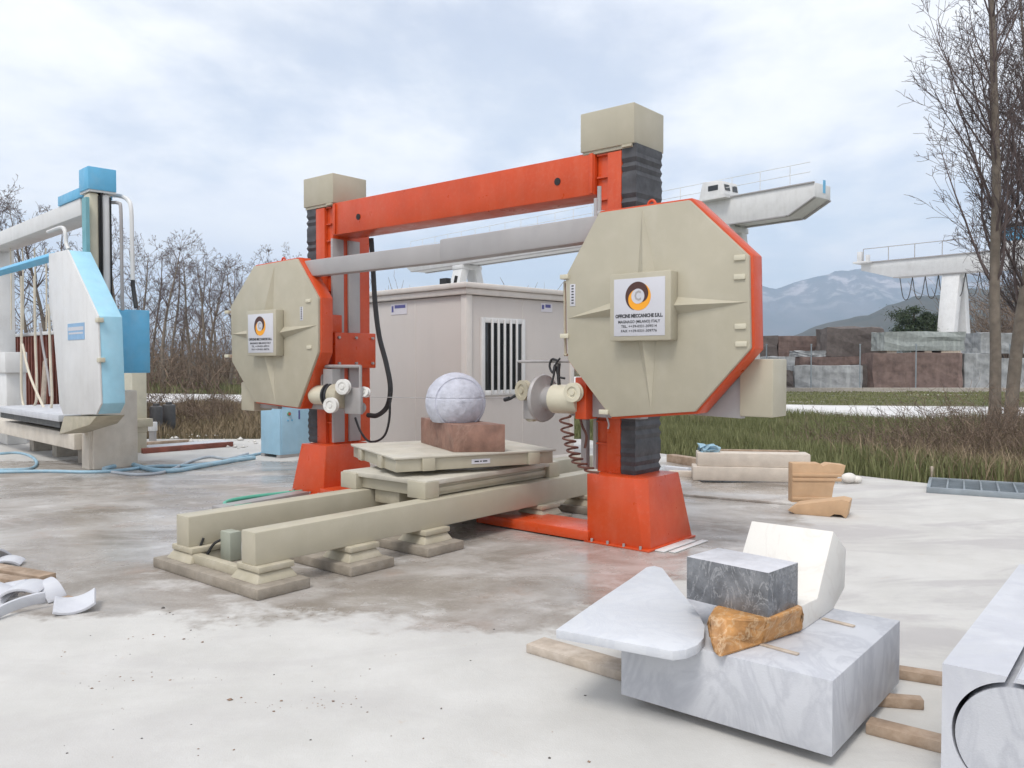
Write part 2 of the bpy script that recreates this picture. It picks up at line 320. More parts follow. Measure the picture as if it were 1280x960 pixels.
def ridge(name, d0, dr, prof, seed, mt, depth):
    r2 = np.random.default_rng(seed); na, nb = 240, 26; px = np.linspace(-260, 1700, na)
    yy = np.interp(px, [p[0] for p in prof], [p[1] for p in prof]); vs = []; 
    jag = np.interp(np.linspace(0, 1, na), np.linspace(0, 1, 60), r2.normal(0, 2.2, 60)) + np.interp(np.linspace(0, 1, na), np.linspace(0, 1, 160), r2.normal(0, 1.3, 160))
    ph = r2.uniform(0, 6, (6, 2)); fr = r2.uniform(1.5, 9, 6)
    for i in range(na):
        top = D(px[i], yy[i]+jag[i], dr); az = math.atan2(top[0], top[1])
        for j in range(nb):
            t = j/(nb-1)
            if t < .75: u = t/.75; dist = d0+(dr-d0)*u; h = top[2]*(u**1.35)
            else: u = (t-.75)/.25; dist = dr+depth*u; h = top[2]*(1-u)**1.5
            n = sum(math.sin(fr[k]*u*2+ph[k,0]+az*30*(1+.4*k))*math.cos(fr[k]*az*14+ph[k,1]) for k in range(6))/6
            h = max(-5, h*(1+.22*n*math.sin(math.pi*min(1, u))) - (6 if j == 0 else 0)); s = dist/math.cos(az)
            vs.append((s*math.sin(az), s*math.cos(az), h if 0 < j < nb-1 else -6))
    fs = np.array([(i*nb+j, (i+1)*nb+j, (i+1)*nb+j+1, i*nb+j+1) for i in range(na-1) for j in range(nb-1)])
    me = npmesh(name, np.array(vs), fs); me.polygons.foreach_set('use_smooth', [True]*len(me.polygons)); return tag(link(name, me, mt), kind='structure')
def hill_mat(name, a, c, pale, amt):
    m, b, L, M, noise, ramp, mix, P, bump = nodes(name)
    col = mix(ramp(noise(.004, 8, rough=.65), .35, .65), a, c)
    hi = M('MULTIPLY', ramp(P[2], 250, 620), ramp(noise(.006, 8, (1, 1, .35), .7), .48, .6))
    col = mix(M('MULTIPLY', hi, amt), col, pale); L.new(col, b.inputs['Base Color']); b.inputs['Roughness'].default_value = 1; b.inputs['Specular IOR Level'].default_value = .1; return m
ridge('mountain', 4200, 6200, [(-260,436),(0,430),(300,424),(600,405),(800,380),(900,362),(935,353),(960,357),(985,352),(1010,346),(1040,339),(1075,330),(1110,326),(1150,332),(1200,322),(1280,330),(1500,360),(1700,380)], 3, hill_mat('mountain_rock', (.06, .07, .06), (.12, .11, .10), (.55, .48, .46), .8), 1500)
ridge('hill', 1100, 1900, [(-260,446),(300,446),(700,447),(880,446),(940,438),(985,420),(1010,412),(1060,396),(1110,380),(1170,366),(1280,350),(1500,340),(1700,350)], 5, hill_mat('wooded_hill', (.035, .042, .025), (.075, .065, .045), (.3, .28, .26), .3), 900)

# air: pale haze from the yard to the mountains
hz = MB().box(-8900, 8900, -300, 8300, -1.2, 860).build('haze', None); tag(hz, kind='stuff')
hm = bpy.data.materials.new('pale_haze'); hm.use_nodes = True; hn = hm.node_tree; hn.nodes.clear()
ho = hn.nodes.new('ShaderNodeOutputMaterial'); pv = hn.nodes.new('ShaderNodeVolumePrincipled'); pv.inputs['Color'].default_value = (.64, .79, 1.0, 1); pv.inputs['Density'].default_value = 1.7e-4; pv.inputs['Anisotropy'].default_value = .1
hn.links.new(pv.outputs[0], ho.inputs['Volume']); hz.data.materials.append(hm)

# ------------------------------------------------------------ grass and weeds
def blades(name, area_fn, n, h, w, mt, lean=.35, z0=-.06):
    p = area_fn(n); n = len(p); a = rng.uniform(0, 2*np.pi, n); hh = h*rng.uniform(.45, 1.25, n)*(1+.35*np.sin(p[:,0]*1.7+p[:,1]*.9)); ww = w*rng.uniform(.6, 1.3, n)
    la = rng.uniform(0, 2*np.pi, n); ln = rng.uniform(.05, lean, n)*hh; ux, uy = np.cos(a)*ww, np.sin(a)*ww; z = np.full(n, z0)
    b0 = np.c_[p[:,0]-ux, p[:,1]-uy, z]; b1 = np.c_[p[:,0]+ux, p[:,1]+uy, z]
    mx = p[:,0]+np.cos(la)*ln*.35; my = p[:,1]+np.sin(la)*ln*.35; m0 = np.c_[mx-ux*.7, my-uy*.7, z+hh*.6]; m1 = np.c_[mx+ux*.7, my+uy*.7, z+hh*.6]
    t = np.c_[p[:,0]+np.cos(la)*ln, p[:,1]+np.sin(la)*ln, z+hh]
    V = np.stack([b0, b1, m1, m0, t], 1).reshape(-1, 3); k = np.arange(n)[:,None]*5
    Fc = np.concatenate([k+np.array([0,1,2]), k+np.array([0,2,3]), k+np.array([3,2,4])], 0)
    return link(name, npmesh(name, V, Fc), mt)
def wedge(px0, px1, d0, d1, keep=None):
    def f(n):
        d = np.sqrt(rng.uniform(d0**2, d1**2, n)); q = rng.uniform(px0, px1, n); p = np.c_[(q-640)/F*d, d]
        return p[keep(p)] if keep else p
    return f
def off_pad(p):                            # right of the yard's far edge
    e = np.where(p[:,0] > 5.5, 10.75, np.where(p[:,0] > 2.6, 14.3-(p[:,0]-2.6)*1.224, np.where(p[:,0] > 1.5, 17.0-(p[:,0]-1.5)*2.45, 17.0)))
    rd = 20.6+(14-p[:,0])*.45
    return (p[:,1] > e+.12) & (p[:,1] < rd-.2)
def grass_mat(name, a, c, br, t):
    m, b, L, M, noise, ramp, mix, P, bump = nodes(name)
    gi = b.id_data.nodes.new('ShaderNodeNewGeometry'); col = mix(gi.outputs['Random Per Island'], a, c)
    col = mix(ramp(noise(.55, 5, off=(7, 2, 0)), t, t+.16), col, br); L.new(col, b.inputs['Base Color']); b.inputs['Roughness'].default_value = .75; b.inputs['Specular IOR Level'].default_value = .25
    return m
gm = grass_mat('meadow_grass', (.125, .14, .055), (.24, .245, .12), (.27, .225, .14), .58)
gw = grass_mat('dry_meadow_grass', (.19, .15, .09), (.31, .24, .16), (.13, .15, .05), .55)
tag(blades('meadow_grass', wedge(640, 1420, 10.8, 24, off_pad), 120000, .27, .010, gm), 'rough green meadow grass between the white yard and the gravel road', 'grass', kind='stuff')
tag(blades('verge_grass', wedge(900, 1420, 31.5, 45), 12000, .07, .03, gm), 'thin pale grass verge in front of the stacked granite blocks', 'grass', kind='stuff')
tag(blades('dry_weeds', wedge(120, 480, 17.2, 30, lambda p: p[:,1] < 34.5+(-15-p[:,0])*.41-.3), 26000, .30, .012, gw, .8), 'tangle of dry brown weeds behind the blue cabinet', 'weeds', kind='stuff')
tag(blades('field_grass', wedge(-40, 480, 42, 75), 40000, .35, .03, gm), 'distant green field beyond the road under bare trees', 'grass', kind='stuff')
tag(blades('dry_grass_edge', wedge(960, 1420, 10.8, 14.5, lambda p: (p[:,1] > np.where(p[:,0] > 5.5, 10.8, 14.35-(p[:,0]-2.6)*1.224)+.05) & (rng.uniform(0, 1, len(p)) < np.clip((p[:,0]-5)/3, 0, 1))), 14000, .38, .008, gw, .9), 'dry brown grass along the edge of the yard under the bare tree', 'grass', kind='stuff')

# ------------------------------------------------------------ the orange wire saw
M = Frame(G(810, 690), -40)
mc = thing('wire_saw_machine', 'orange and beige gantry wire saw with two big octagonal wheel covers', 'machine', M.o, M.ang)
def yp(px, py, y): p = M.yp(px, py, y); return (p[0], p[2])
def column(x0, x1, s):                     # s: +1 bellows on the +x side, -1 on the -x side
    # bases: tapered pedestals with a small flange
    bx0, bx1 = (-.62, .0) if s > 0 else (-5.04, -4.42)
    tx0, tx1 = (bx0+(-.03 if s > 0 else .16), bx1-(.075 if s > 0 else -.02)); bt = .60
    m = MB(); c = .07
    def oct_(xa, xb, ya, yb, z, c):
        if s > 0: return [(xa, ya, z), (xb-c, ya, z), (xb, ya+c, z), (xb, yb, z), (xa, yb, z)]
        return [(xa, ya, z), (xb-.01, ya, z), (xb, ya+.01, z), (xb, yb, z), (xa, yb, z)]
    m.loft([oct_(bx0, bx1, 0, .78, .012, .05), oct_(tx0, tx1, .035, .66, bt, .09)])
    o = m.build('column_base', orange, mc, .008)
    box('flange', orange, o, bx0-.02, bx1+.025, -.025, .80, .0, .016, .003)
    b = MB()
    for k in range(4): b.cyl((bx0+.06+.165*k, -.015, .012), (bx0+.06+.165*k, -.015, .04), .012, n=8)
    b.build('anchor_bolts', steel, o)
    # upright: a ribbed web and a plain guide strip
    y0, y1 = .20, .72 if s > 0 else .83; zt = 3.46
    w0, w1 = (x0, x0+.125) if s > 0 else (x1-.10, x1)
    g0, g1 = (x0+.13, x1) if s > 0 else (x0, x1-.105)
    up = MB().box(g0, g1, y0, y1, bt, zt).build('upright', orange, mc, .006)
    MB().box(w0, w1, y0+.045, y1-.02, bt, zt).build('web', orange, up, .004)
    for k in range(14): MB().box(w0+.004, w1-.004, y0+.02, y0+.05, bt+.25+k*.2, bt+.265+k*.2).build('stiffener', orange, up)
    # grey guideways on the inner face
    ix = x1 if s < 0 else x0
    for a, bq in ((.215, .385), (.46, .635)):
        box('guideway', greypaint, up, *sorted((ix-.006 if s < 0 else ix+.006, ix+.028 if s < 0 else ix-.028)), a, bq, bt+.02, 3.08, .004)
    # bellows on the outer side
    q0, q1 = (x1+.004, x1+.155) if s > 0 else (x0-.185, x0-.004)
    for za, zb in ((1.95, 3.50), (bt, 1.62)):
        n = int((zb-za)/.075); rings = []
        for k in range(2*n+1):
            z = za+(zb-za)*k/(2*n); i = (0. if k % 2 else .015)*(.6+.4*math.sin(k*.7+za)); j = .004*math.sin(k*2.3)
            ya, yb = .20+i+j, .645-i+j*.5; xa = q0 if s > 0 else q0+i; xb = q1-i if s > 0 else q1
            rings.append([(xa, ya, z), (xb, ya, z), (xb, yb, z), (xa, yb, z)])
        MB().loft(rings).build('bellows', rubber, mc, smooth=20)
    return up
column(-.68, -.405, 1); column(-4.79, -4.515, -1)
def motor_cover(x0, x1):
    o = box('motor_cover', beige, mc, x0, x1, .185, .70, 3.50, 3.85, .008)
    box('cover_lip', beige, o, x0+.02, x1-.02, .20, .69, 3.47, 3.50, .002)
    MB().box(x1-.12, x1-.02, .175, .20, 3.475, 3.497).build('latch', beige_worn, o)
motor_cover(-.835, -.268); motor_cover(-5.015, -4.435)
# top beam
bm_ = MB().box(-4.47, -.69, .20, .56, 3.11, 3.49).build('crossbeam', orange, mc, .008)
for px, py in ((448, 271), (697, 227)):
    x, z = yp(px, py, .2); MB().cyl((x, .193, z), (x, .24, z), .035, n=16).build('lifting_hole', dark, bm_)
MB().box(-4.44, -4.40, .185, .20, 3.12, 3.48).box(-.74, -.70, .185, .20, 3.12, 3.48).build('end_plate', orange, bm_, .003)
# floor frame between the columns
fr = box('floor_frame', orange, mc, -1.93, -.59, -.03, .42, .012, .10, .006)
box('floor_frame', orange, mc, -4.44, -2.7, -.03, .42, .012, .10, .006)
box('packing_plate', whitepaint, fr, .03, .12, .06, .62, .002, .012, .002); box('packing_plate', whitepaint, fr, .14, .20, .10, .70, .002, .010, .002)

# wheel covers
OCR = [(-.39,2.86),(.452,2.861),(.945,2.388),(.963,1.70),(.51,1.21),(-.263,1.133),(-.712,1.614),(-.739,2.343)]
OCL = [(-5.563,2.79),(-4.675,2.815),(-4.265,2.33),(-4.272,1.71),(-4.665,1.055),(-5.572,1.095),(-6.078,1.6),(-6.1,2.31)]
def grow(poly, k):
    cx = sum(p[0] for p in poly)/len(poly); cz = sum(p[1] for p in poly)/len(poly)
    out = []
    for x, z in poly:
        d = math.hypot(x-cx, z-cz); out.append((x+(x-cx)/d*k, z+(z-cz)/d*k))
    return out
def text_mesh(name, body, size, mt, parent, x, y, z, width=None, bold=0., align='CENTER'):
    cu = bpy.data.curves.new(name, 'FONT'); cu.body = body; cu.size = size; cu.align_x = align; cu.align_y = 'CENTER'; cu.offset = bold; cu.resolution_u = 2; cu.extrude = .0006
    t = bpy.data.objects.new(name, cu); COL.objects.link(t); bpy.context.view_layer.update()
    me = bpy.data.meshes.new_from_object(t.evaluated_get(bpy.context.evaluated_depsgraph_get())); bpy.data.objects.remove(t)
    n = len(me.vertices); co = np.zeros(n*3, np.float32); me.vertices.foreach_get('co', co); co = co.reshape(-1, 3)
    if width: co[:,0] *= width/(co[:,0].max()-co[:,0].min())
    me.vertices.foreach_set('co', np.c_[co[:,0]+x, y-co[:,2], co[:,1]+z].astype(np.float32).ravel()); me.materials.clear(); me.update()
    return link(name, me, mt, parent)
def cover(poly, plate, hinge_px, inner):
    yf = -.17
    rim = grow(poly, .022)
    cs = MB().prism_y(rim, -.135, .03).build('wheel_casing', orange, mc, .008)
    cv = MB().prism_y(poly, yf, -.128).build('wheel_cover', beige, mc, .006)
    (x0, z0), (x1, z1) = plate; cx, cz = (x0+x1)/2, (z0+z1)/2
    L_ = [(poly[6][0]+poly[7][0])/2+.02, (poly[6][1]+poly[7][1])/2]; R_ = [(poly[2][0]+poly[3][0])/2-.02, (poly[2][1]+poly[3][1])/2]
    T_ = [(poly[0][0]+poly[1][0])/2, poly[0][1]-.03]; B_ = [(poly[4][0]+poly[5][0])/2, (poly[4][1]+poly[5][1])/2+.03]
    for tip, root, ax in ((L_, (x0+.01, cz), 'h'), (R_, (x1-.01, cz), 'h'), (T_, (cx, z1-.01), 'v'), (B_, (cx, z0+.01), 'v')):
        hw = .07 if ax == 'h' else .085
        a, b2 = ((root[0], root[1]-hw), (root[0], root[1]+hw)) if ax == 'h' else ((root[0]-hw, root[1]), (root[0]+hw, root[1]))
        MB().add([(a[0], yf-.001, a[1]), (b2[0], yf-.001, b2[1]), (root[0], yf-.068, root[1]), (tip[0], yf-.002, tip[1]), (a[0], yf+.01, a[1]), (b2[0], yf+.01, b2[1]), (tip[0], yf+.01, tip[1])],
                 [(0,2,3),(2,1,3),(0,1,2),(4,5,6),(0,4,6,3),(1,5,6,3),(0,1,5,4)]).build('rib', beige, cv)
    sb = MB().box(x0, x1, -.285, yf-.0005, z0, z1).build('sign_box', beige, mc, .012)
    wz = z1-z0; ww = x1-x0; px0, px1, pz0, pz1 = x0+.045, x1-.05, z0+.04, z1-.045
    box('sign_panel', signwhite, sb, px0, px1, -.289, -.284, pz0, pz1, .002)
    pw, ph = px1-px0, pz1-pz0; lx, lz = (px0+px1)/2-.008, pz1-.315*ph; rr = .245*ph
    def disc(nm, mt, r, y, ox=0, oz=0): MB().prism_y([(lx+ox+r*math.cos(t), lz+oz+r*math.sin(t)) for t in np.linspace(0, 2*math.pi, 48, False)], y, y+.001).build(nm, mt, sb, tri=True)
    disc('logo_ring', logoorange, rr*.98, -.2905, rr*.06, -rr*.02)
    an = np.radians([252, 225, 200, 180, 150, 120, 90, 60, 30, 10, -10, -30, -52]); ro = [1.02, 1.03, 1.03, 1.03, 1.03, 1.03, 1.03, 1.0, .92, .86, .78, .68, .55]; ri = [1.0, .93, .84, .76, .62, .53, .5, .5, .5, .5, .5, .5, .5]
    an2 = np.linspace(an[0], an[-1], 40); o_ = np.interp(-an2, -an, ro); i_ = np.interp(-an2, -an, ri)
    v = [(lx+rr*q*math.cos(t), -.2915, lz+rr*q*math.sin(t)) for q, t in zip(o_, an2)]+[(lx+rr*q*math.cos(t), -.2915, lz+rr*q*math.sin(t)) for q, t in zip(i_, an2)]
    MB().add(v, [(k, k+1, 41+k, 40+k) for k in range(39)]).build('logo_swirl', logobrown, sb)
    disc('logo_centre', signwhite, rr*.53, -.2925)
    text_mesh('logo_letter', 'C', rr*.95, greypaint, sb, lx, -.2935, lz, rr*.52, .003)
    for body, zz, sz, wd, bo in (('OFFICINE MECCANICHE S.R.L.', .345, .068, .93, .0016), ('MAGNAGO (MILANO) ITALY', .245, .055, .82, .0004), ('TEL. ++39-0331-309514', .165, .05, .70, .0002), ('FAX ++39-0331-309776', .085, .05, .70, .0002)):
        text_mesh('lettering', body, ph*sz*1.25, ink, sb, (px0+px1)/2, -.2905, pz0+zz*ph, pw*wd, bo)
    for px, py in hinge_px:
        x, z = yp(px, py, -.17); MB().box(x-.045, x+.045, -.185, -.10, z-.02, z+.02).build('hinge', creammetal, cv, .004)
    MB().tube(smoothpath([(x_, -.05, poly[1][1]*.6+poly[0][1]*.4+z_) for x_, z_ in [((poly[0][0]+poly[1][0])/2+.02+.035*math.cos(t), .02+.045*math.sin(t)) for t in np.linspace(-.4, math.pi+.4, 8)]], 2), .012).build('lifting_eye', orange, cs)
    return cv
cvR = cover(OCR, ((-.205, 1.767), (.362, 2.315)), [(925, 322), (925, 346), (926, 408), (927, 430), (706, 346), (706, 420), (755, 515)], -1)
cvL = cover(OCL, ((-5.56, 1.668), (-4.93, 2.225)), [(284, 390), (284, 445), (386, 376), (387, 434)], 1)
for cvx, px, py, h in ((cvR, 716, 369, .19), (cvL, 377, 392, .16)):
    x, z = yp(px, py, -.17); o = box('warning_label', signwhite, cvx, x-.028, x+.028, -.1735, -.1695, z-h/2, z+h/2, .0005)
    b = MB()
    for k in range(7): b.box(x-.012, x+.012, -.1745, -.1735, z+h*(.42-.13*k)-.006, z+h*(.42-.13*k)+.006)
    b.build('label_print', ink, cvx)
# edge pipe on the inner side of the right cover
MB().tube([(-.775, -.12, 1.66), (-.785, -.12, 2.30)], .012).build('door_rod', beige_worn, cvR); MB().tube([(-.755, -.12, 1.66), (-.785, -.12, 1.66)], .012).tube([(-.755, -.12, 2.30), (-.785, -.12, 2.30)], .012).build('rod_bracket', beige_worn, cvR)
# wire guard pipe along the top
gp = MB().hexa([(-4.72,-.09,2.60),(-2.30,-.09,2.60),(-2.30,.03,2.60),(-4.72,.03,2.60)], [(-4.72,-.09,2.795),(-2.30,-.09,2.795),(-2.30,.03,2.795),(-4.72,.03,2.795)]).build('wire_guard', greypaint, mc, .02)
MB().hexa([(-2.36,-.105,2.60),(-.40,-.105,2.64),(-.40,.04,2.64),(-2.36,.04,2.60)], [(-2.36,-.105,2.83),(-.40,-.105,2.855),(-.40,.04,2.855),(-2.36,.04,2.83)]).build('wire_guard_sleeve', greypaint, gp, .02)
for px, py in ((514, 328), (545, 323), (619, 313), (701, 302)):
    x, z = yp(px, py, -.03); MB().cyl((x, -.03, z-.018), (x, -.03, z+.03), .015, n=8).build('guard_bolt', dark, gp)
MB().cyl((-.44, -.09, 2.82), (-.44, -.09, 3.10), .018).cyl((-.44, -.10, 2.86), (-.38, -.10, 2.86), .03).build('guard_hanger', steel, gp)

# carriages on the inner faces, arms, counter boxes
def carriage(s):
    ix = -4.487 if s < 0 else -.708; e = 1 if s < 0 else -1
    def X(a, b): return sorted((ix+e*a, ix+e*b))
    ca = MB().box(*X(0, .10), .17, .80, 1.52, 1.95).build('carriage', orange, mc, .01)
    MB().box(*X(0, .07), .14, .30, 1.95, 2.16).build('carriage_bracket', orange, ca, .01)
    b = MB()
    for yy in (.22, .48, .74):
        for zz in (1.58, 1.89): b.cyl((ix+e*.09, yy, zz), (ix+e*.125, yy, zz), .018, n=6)
    b.build('bolt', steel, ca)
    q = MB().cyl((ix+e*.03, .13, 2.06), (ix+e*.03, .04, 2.06), .055, n=16).build('roller', steel, ca)
    zc = 1.12 if s < 0 else 1.20
    ar = MB().box(*sorted((ix-.55*e if s < 0 else ix-.62*e, ix+e*(.50 if s < 0 else .12))), .02, .15, zc-.09, zc+.12).build('arm', greypaint, mc, .01)
    return ca
carriage(-1); carriage(1)
MB().prism_y([(.30, 1.17), (.80, 1.155), (.83, 1.62), (.55, 1.60)], .06, .12).build('carriage_plate', greypaint, mc, .005)
bxr = box('counterweight_box', beige, mc, .79, 1.06, .03, .30, 1.175, 1.62, .012); bxl = box('counterweight_box', beige, mc, -6.10, -5.8, -.03, .24, .965, 1.33, .012)
MB().prism_y([(-5.82, 1.0), (-5.4, 1.0), (-5.4, 1.35), (-5.82, 1.35)], .06, .12).build('carriage_plate', greypaint, mc, .005)

# guide heads with the rollers that hold the wire
def pulley(c, ax, r, mt, par, nm='pulley'):
    return MB().spin(c, ax, [(-.03, r*.35), (-.03, r), (-.018, r), (-.012, r*.84), (.012, r*.84), (.018, r), (.03, r), (.032, r*.6), (.022, r*.55), (.022, r*.3), (.034, r*.28), (.034, .001)], 24).build(nm, mt, par)
WZR, WZL = 1.262, 1.205
hl = MB().spin((-4.56, 0, WZL), (1,0,0), [(-.02,.04),(-.02,.085),(.0,.09),(.02,.085),(.02,.115),(.28,.118),(.30,.118)], 28).build('guide_head', creammetal, mc)
MB().spin((-4.27, 0, WZL), (1,0,0), [(0,.1),(0,.148),(.03,.15),(.035,.128),(.06,.128),(.065,.15),(.095,.148),(.095,.1)], 28).build('seal_ring', cable, hl)
MB().spin((-4.18, 0, WZL), (1,0,0), [(0,.1),(0,.14),(.17,.142),(.18,.12),(.18,.02)], 28).build('drum', beige_worn, hl)
pulley((-3.90, -.10, WZL+.11), (.35,-.94,0), .088, whiteplastic, hl); pulley((-4.03, -.17, WZL-.10), (.35,-.94,0), .088, whiteplastic, hl)
pulley((-3.72, .06, WZL+.05), (.35,-.94,.2), .06, whiteplastic, hl); pulley((-3.80, .05, WZL-.13), (.35,-.94,.2), .07, steel, hl)
MB().tube([(-4.42,0,WZL+.34),(-3.72,0,WZL+.34)], .02, 8).tube([(-3.72,0,WZL+.35),(-3.72,0,WZL+.04)], .018, 8).tube([(-4.42,0,WZL+.34),(-4.42,0,WZL+.1)], .018, 8).box(-4.33,-4.16,-.05,.06,WZL+.12,WZL+.31).build('head_bracket', steel, hl)
MB().box(-3.98,-3.70,-.02,.02,WZL-.20,WZL+.10).build('swing_plate', steel, hl, .006)
hr = MB().spin((-.78, 0, WZR), (-1,0,0), [(-.1,.1),(-.1,.13),(0,.13),(.20,.132),(.20,.1)], 28).build('guide_head', creammetal, mc)
MB().spin((-.985, 0, WZR), (-1,0,0), [(0,.08),(0,.11),(.08,.112),(.10,.15),(.11,.215),(.135,.222),(.15,.215),(.165,.13),(.185,.10),(.185,.02)], 32).build('flange_disc', steel, hr)
MB().box(-.70,-.58,-.08,.10,WZR-.17,WZR+.2).build('head_plate', orange, hr, .01)
pulley((-1.30, -.06, WZR+.07), (-.2,-.98,0), .095, beige_worn, hr); pulley((-1.27, .02, WZR-.14), (-.2,-.98,0), .085, beige_worn, hr); pulley((-.66, -.155, WZR+.07), (.1,-.99,0), .085, creammetal, hr)
MB().box(-1.33,-1.15,-.03,.01,WZR-.2,WZR+.14).build('swing_plate', steel, hr, .006)
MB().tube([(-1.41,0,1.60),(-.66,0,1.605)], .014, 8).tube([(-.66,0,1.605),(-.60,0,1.35)], .02).build('head_bracket', steel, hr)
MB().tube([(-1.41,0,1.60),(-1.41,0,1.36)], .012).tube([(-1.41,0,1.30),(-1.50,-.02,1.245)], .014).tube([(-1.50,-.03,1.25),(-1.56,-.03,1.235)],.02).tube([(-1.42,0,1.36),(-1.36,0,1.25)], .012).build('water_nozzle', cable, hr)
MB().tube([(-3.70, 0, WZL), (-2.5, 0, (WZL+WZR)/2-.012), (-1.30, 0, WZR)], .0045, 6).build('cutting_wire', steel, mc)
def M3(px, py, y): p = M.yp(px, py, y); return (p[0], y, p[2])
def hose(nm, mt, par, pts, y, r, n=8): return tube(nm, mt, par, [M3(px, py, y) for px, py in pts], r, n)
hose('power_cable', cable, mc, [(464,298),(466,330),(469,380),(474,420),(483,455),(488,485),(484,508),(472,519),(460,519)], .55, .03)
hose('power_cable', cable, mc, [(487,490),(487,520),(482,542),(472,551),(460,551),(450,538),(444,522)], .50, .014)
hose('control_cable', cable, hr, [(698,451),(690,449),(687,458),(691,466),(694,456),(698,470),(706,473)], -.02, .010)
hose('control_cable', cable, hr, [(699,482),(698,466),(699,454)], -.02, .016); hose('control_cable', cable, hr, [(689,482),(692,470),(695,455),(700,448)], -.04, .010)
coil = []
for k in range(121):
    t = k/120; bx, by = np.interp(t, [0, .25, .55, .75, 1], [706, 710, 717, 723, 742]), np.interp(t, [0, .25, .55, .75, 1], [519, 545, 566, 578, 590]); a = t*2*math.pi*9
    p = M.yp(bx, by, -.12); coil.append((p[0]+.052*math.cos(a), -.12+.052*math.sin(a), p[2]))
MB().tube(coil, .010, 6).build('coiled_hose', redhose, mc)
hose('drop_hose', redhose, mc, [(724,512),(727,530),(733,545),(731,560)], .05, .012); 
hose('drop_hose', greypaint, mc, [(758,520),(761,530),(760,536)], -.02, .008)
MB().box(-.86,-.80,.24,.30,.62,1.2).build('guide_rail', greypaint, mc, .004)

# ------------------------------------------------------------ rails, footings, trolley
rt = thing('trolley_track', 'pair of beige steel box rails running under the orange wire saw', 'rails', M.w(-1.9, 0), M.ang)
for x0, x1 in ((-1.615, -1.44), (-2.52, -2.335)):
    o = box('rail', beige, rt, x0+1.9, x1+1.9, -2.82, 2.6, .185, .42, .010)
    if x0 < -2: box('rail_web', beige_worn, o, x0+1.92, x1+1.875, -2.80, 2.6, .150, .186, .002)
YS = [-2.92, -2.13, -1.34, -.55, .24, 1.03, 1.82]
for i, y in enumerate(YS):
    if 3 <= i <= 3: continue
    for x0, x1 in ((-1.66, -1.40), (-2.57, -2.29)):
        o = MB().hexa([(x0+1.86,y+.06,.076),(x1+1.94,y+.06,.076),(x1+1.94,y+.40,.076),(x0+1.86,y+.40,.076)], [(x0+1.9,y+.11,.145),(x1+1.9,y+.11,.145),(x1+1.9,y+.36,.145),(x0+1.9,y+.36,.145)]).build('rail_foot', beige_worn, rt, .01)
        box('clamp', beige_worn, o, x0+1.90, x1+1.92, y+.09, y+.38, .145, .187, .006)
    if i in (0, 6): box('cross_tie', beige_worn, rt, -2.29+1.86, -1.66+1.92, y+.10, y+.17, .076, .145, .008)
jb = box('junction_box', mat('grey_green_box', (.33, .35, .29), .5, var=.05), rt, -.33, -.19, -2.62, -2.52, .078, .30, .008)
tube('conduit', dark, jb, [(-.43,-2.70,.24),(-.42,-2.74,.15),(-.38,-2.72,.10),(-.35,-2.66,.20),(-.31,-2.58,.24)], .010)
for i, y in enumerate(YS):
    if i == 3: continue
    x0 = -2.68 if i != 0 else -2.70
    o = MB().prism_z([(x0,y),(-1.26,y),(-1.26,y+.43),(x0,y+.43)], 0, .077).mesh('concrete_footing', .012)
    q = link('concrete_footing', o, footing_mat); q.location = tuple(M.o); q.rotation_euler = (0, 0, M.ang)
    tag(q, ('long concrete footing slab under the free near end of the rails', 'concrete footing slab second along from the free end of the rails', 'concrete footing slab next to the orange floor frame under the rail', '', 'concrete footing slab just behind the orange floor frame', 'concrete footing slab under the rails in front of the cabin', 'concrete footing slab under the far end of the rails')[i], 'footing', 'concrete footings under the rails')

tr = thing('trolley', 'beige flat trolley with a rotated turntable top standing on the rails', 'trolley', M.w(-2.09, -.17), M.ang); tx, ty = 2.09, .17
lf = MB().box(-2.65+tx, -1.52+tx, -1.10+ty, .78+ty, .535, .575).build('lower_deck', dustybeige, tr, .004)
MB().box(-2.60+tx, -1.57+tx, -1.05+ty, .73+ty, .43, .537).build('lower_frame', beige, tr, .004)
for xa in (-2.655, -1.74):
    for ya in (-1.125, .62): box('corner_block', beige, tr, xa+tx, xa+.225+tx, ya+ty, ya+.17+ty, .421, .566, .006)
for sx_ in (-2.62, -1.62): MB().box(sx_+tx, sx_+.07+tx, -.95+ty, .60+ty, .46, .50).build('side_channel', beige, lf, .003)
MB().cyl((0, .1, .574), (0, .1, .622), .42, n=36).build('slewing_ring', steel, tr)
MB().box(-.22, .12, -.84, -.55, .30, .43).build('drive_motor', beige_worn, tr, .02)
# turntable: its corner and sides as seen in the photo
pc, pl_, pr_ = M.g(493, 573, .75), M.g(459, 554, .75), M.g(695, 562, .75)
ea = (pr_-pc)[:2]; la = np.linalg.norm(ea); ea /= la; eb = np.array([-ea[1], ea[0]]); lb = 1.42
def TT(a, b): q = pc[:2]+ea*a+eb*b; return (q[0]+tx, q[1]+ty)
deck = MB().prism_z([TT(0, .02), TT(.03, 0), TT(la, 0), TT(la, lb), TT(.0, lb), TT(-.02, lb-.1)], .735, .752).build('turntable_top', dustybeige, tr, .003)
MB().prism_z([TT(.02, .025), TT(la-.02, .025), TT(la-.02, lb-.03), TT(.02, lb-.03)], .62, .736).build('turntable_frame', beige, tr, .006)
for a in (.26, la-.30): MB().prism_z([TT(a, -.012), TT(a+.12, -.012), TT(a+.12, .03), TT(a, .03)], .622, .734).build('side_bracket', beige, tr, .004)
for b_ in (.35, 1.0): MB().prism_z([TT(-.012, b_), TT(.03, b_), TT(.03, b_+.12), TT(-.012, b_+.12)], .622, .734).build('side_bracket', beige, tr, .004)
MB().prism_z([TT(la*.46, .0195), TT(la*.575, .0195), TT(la*.575, .025), TT(la*.46, .025)], .655, .70).build('name_plate', signwhite, tr)
b = MB()
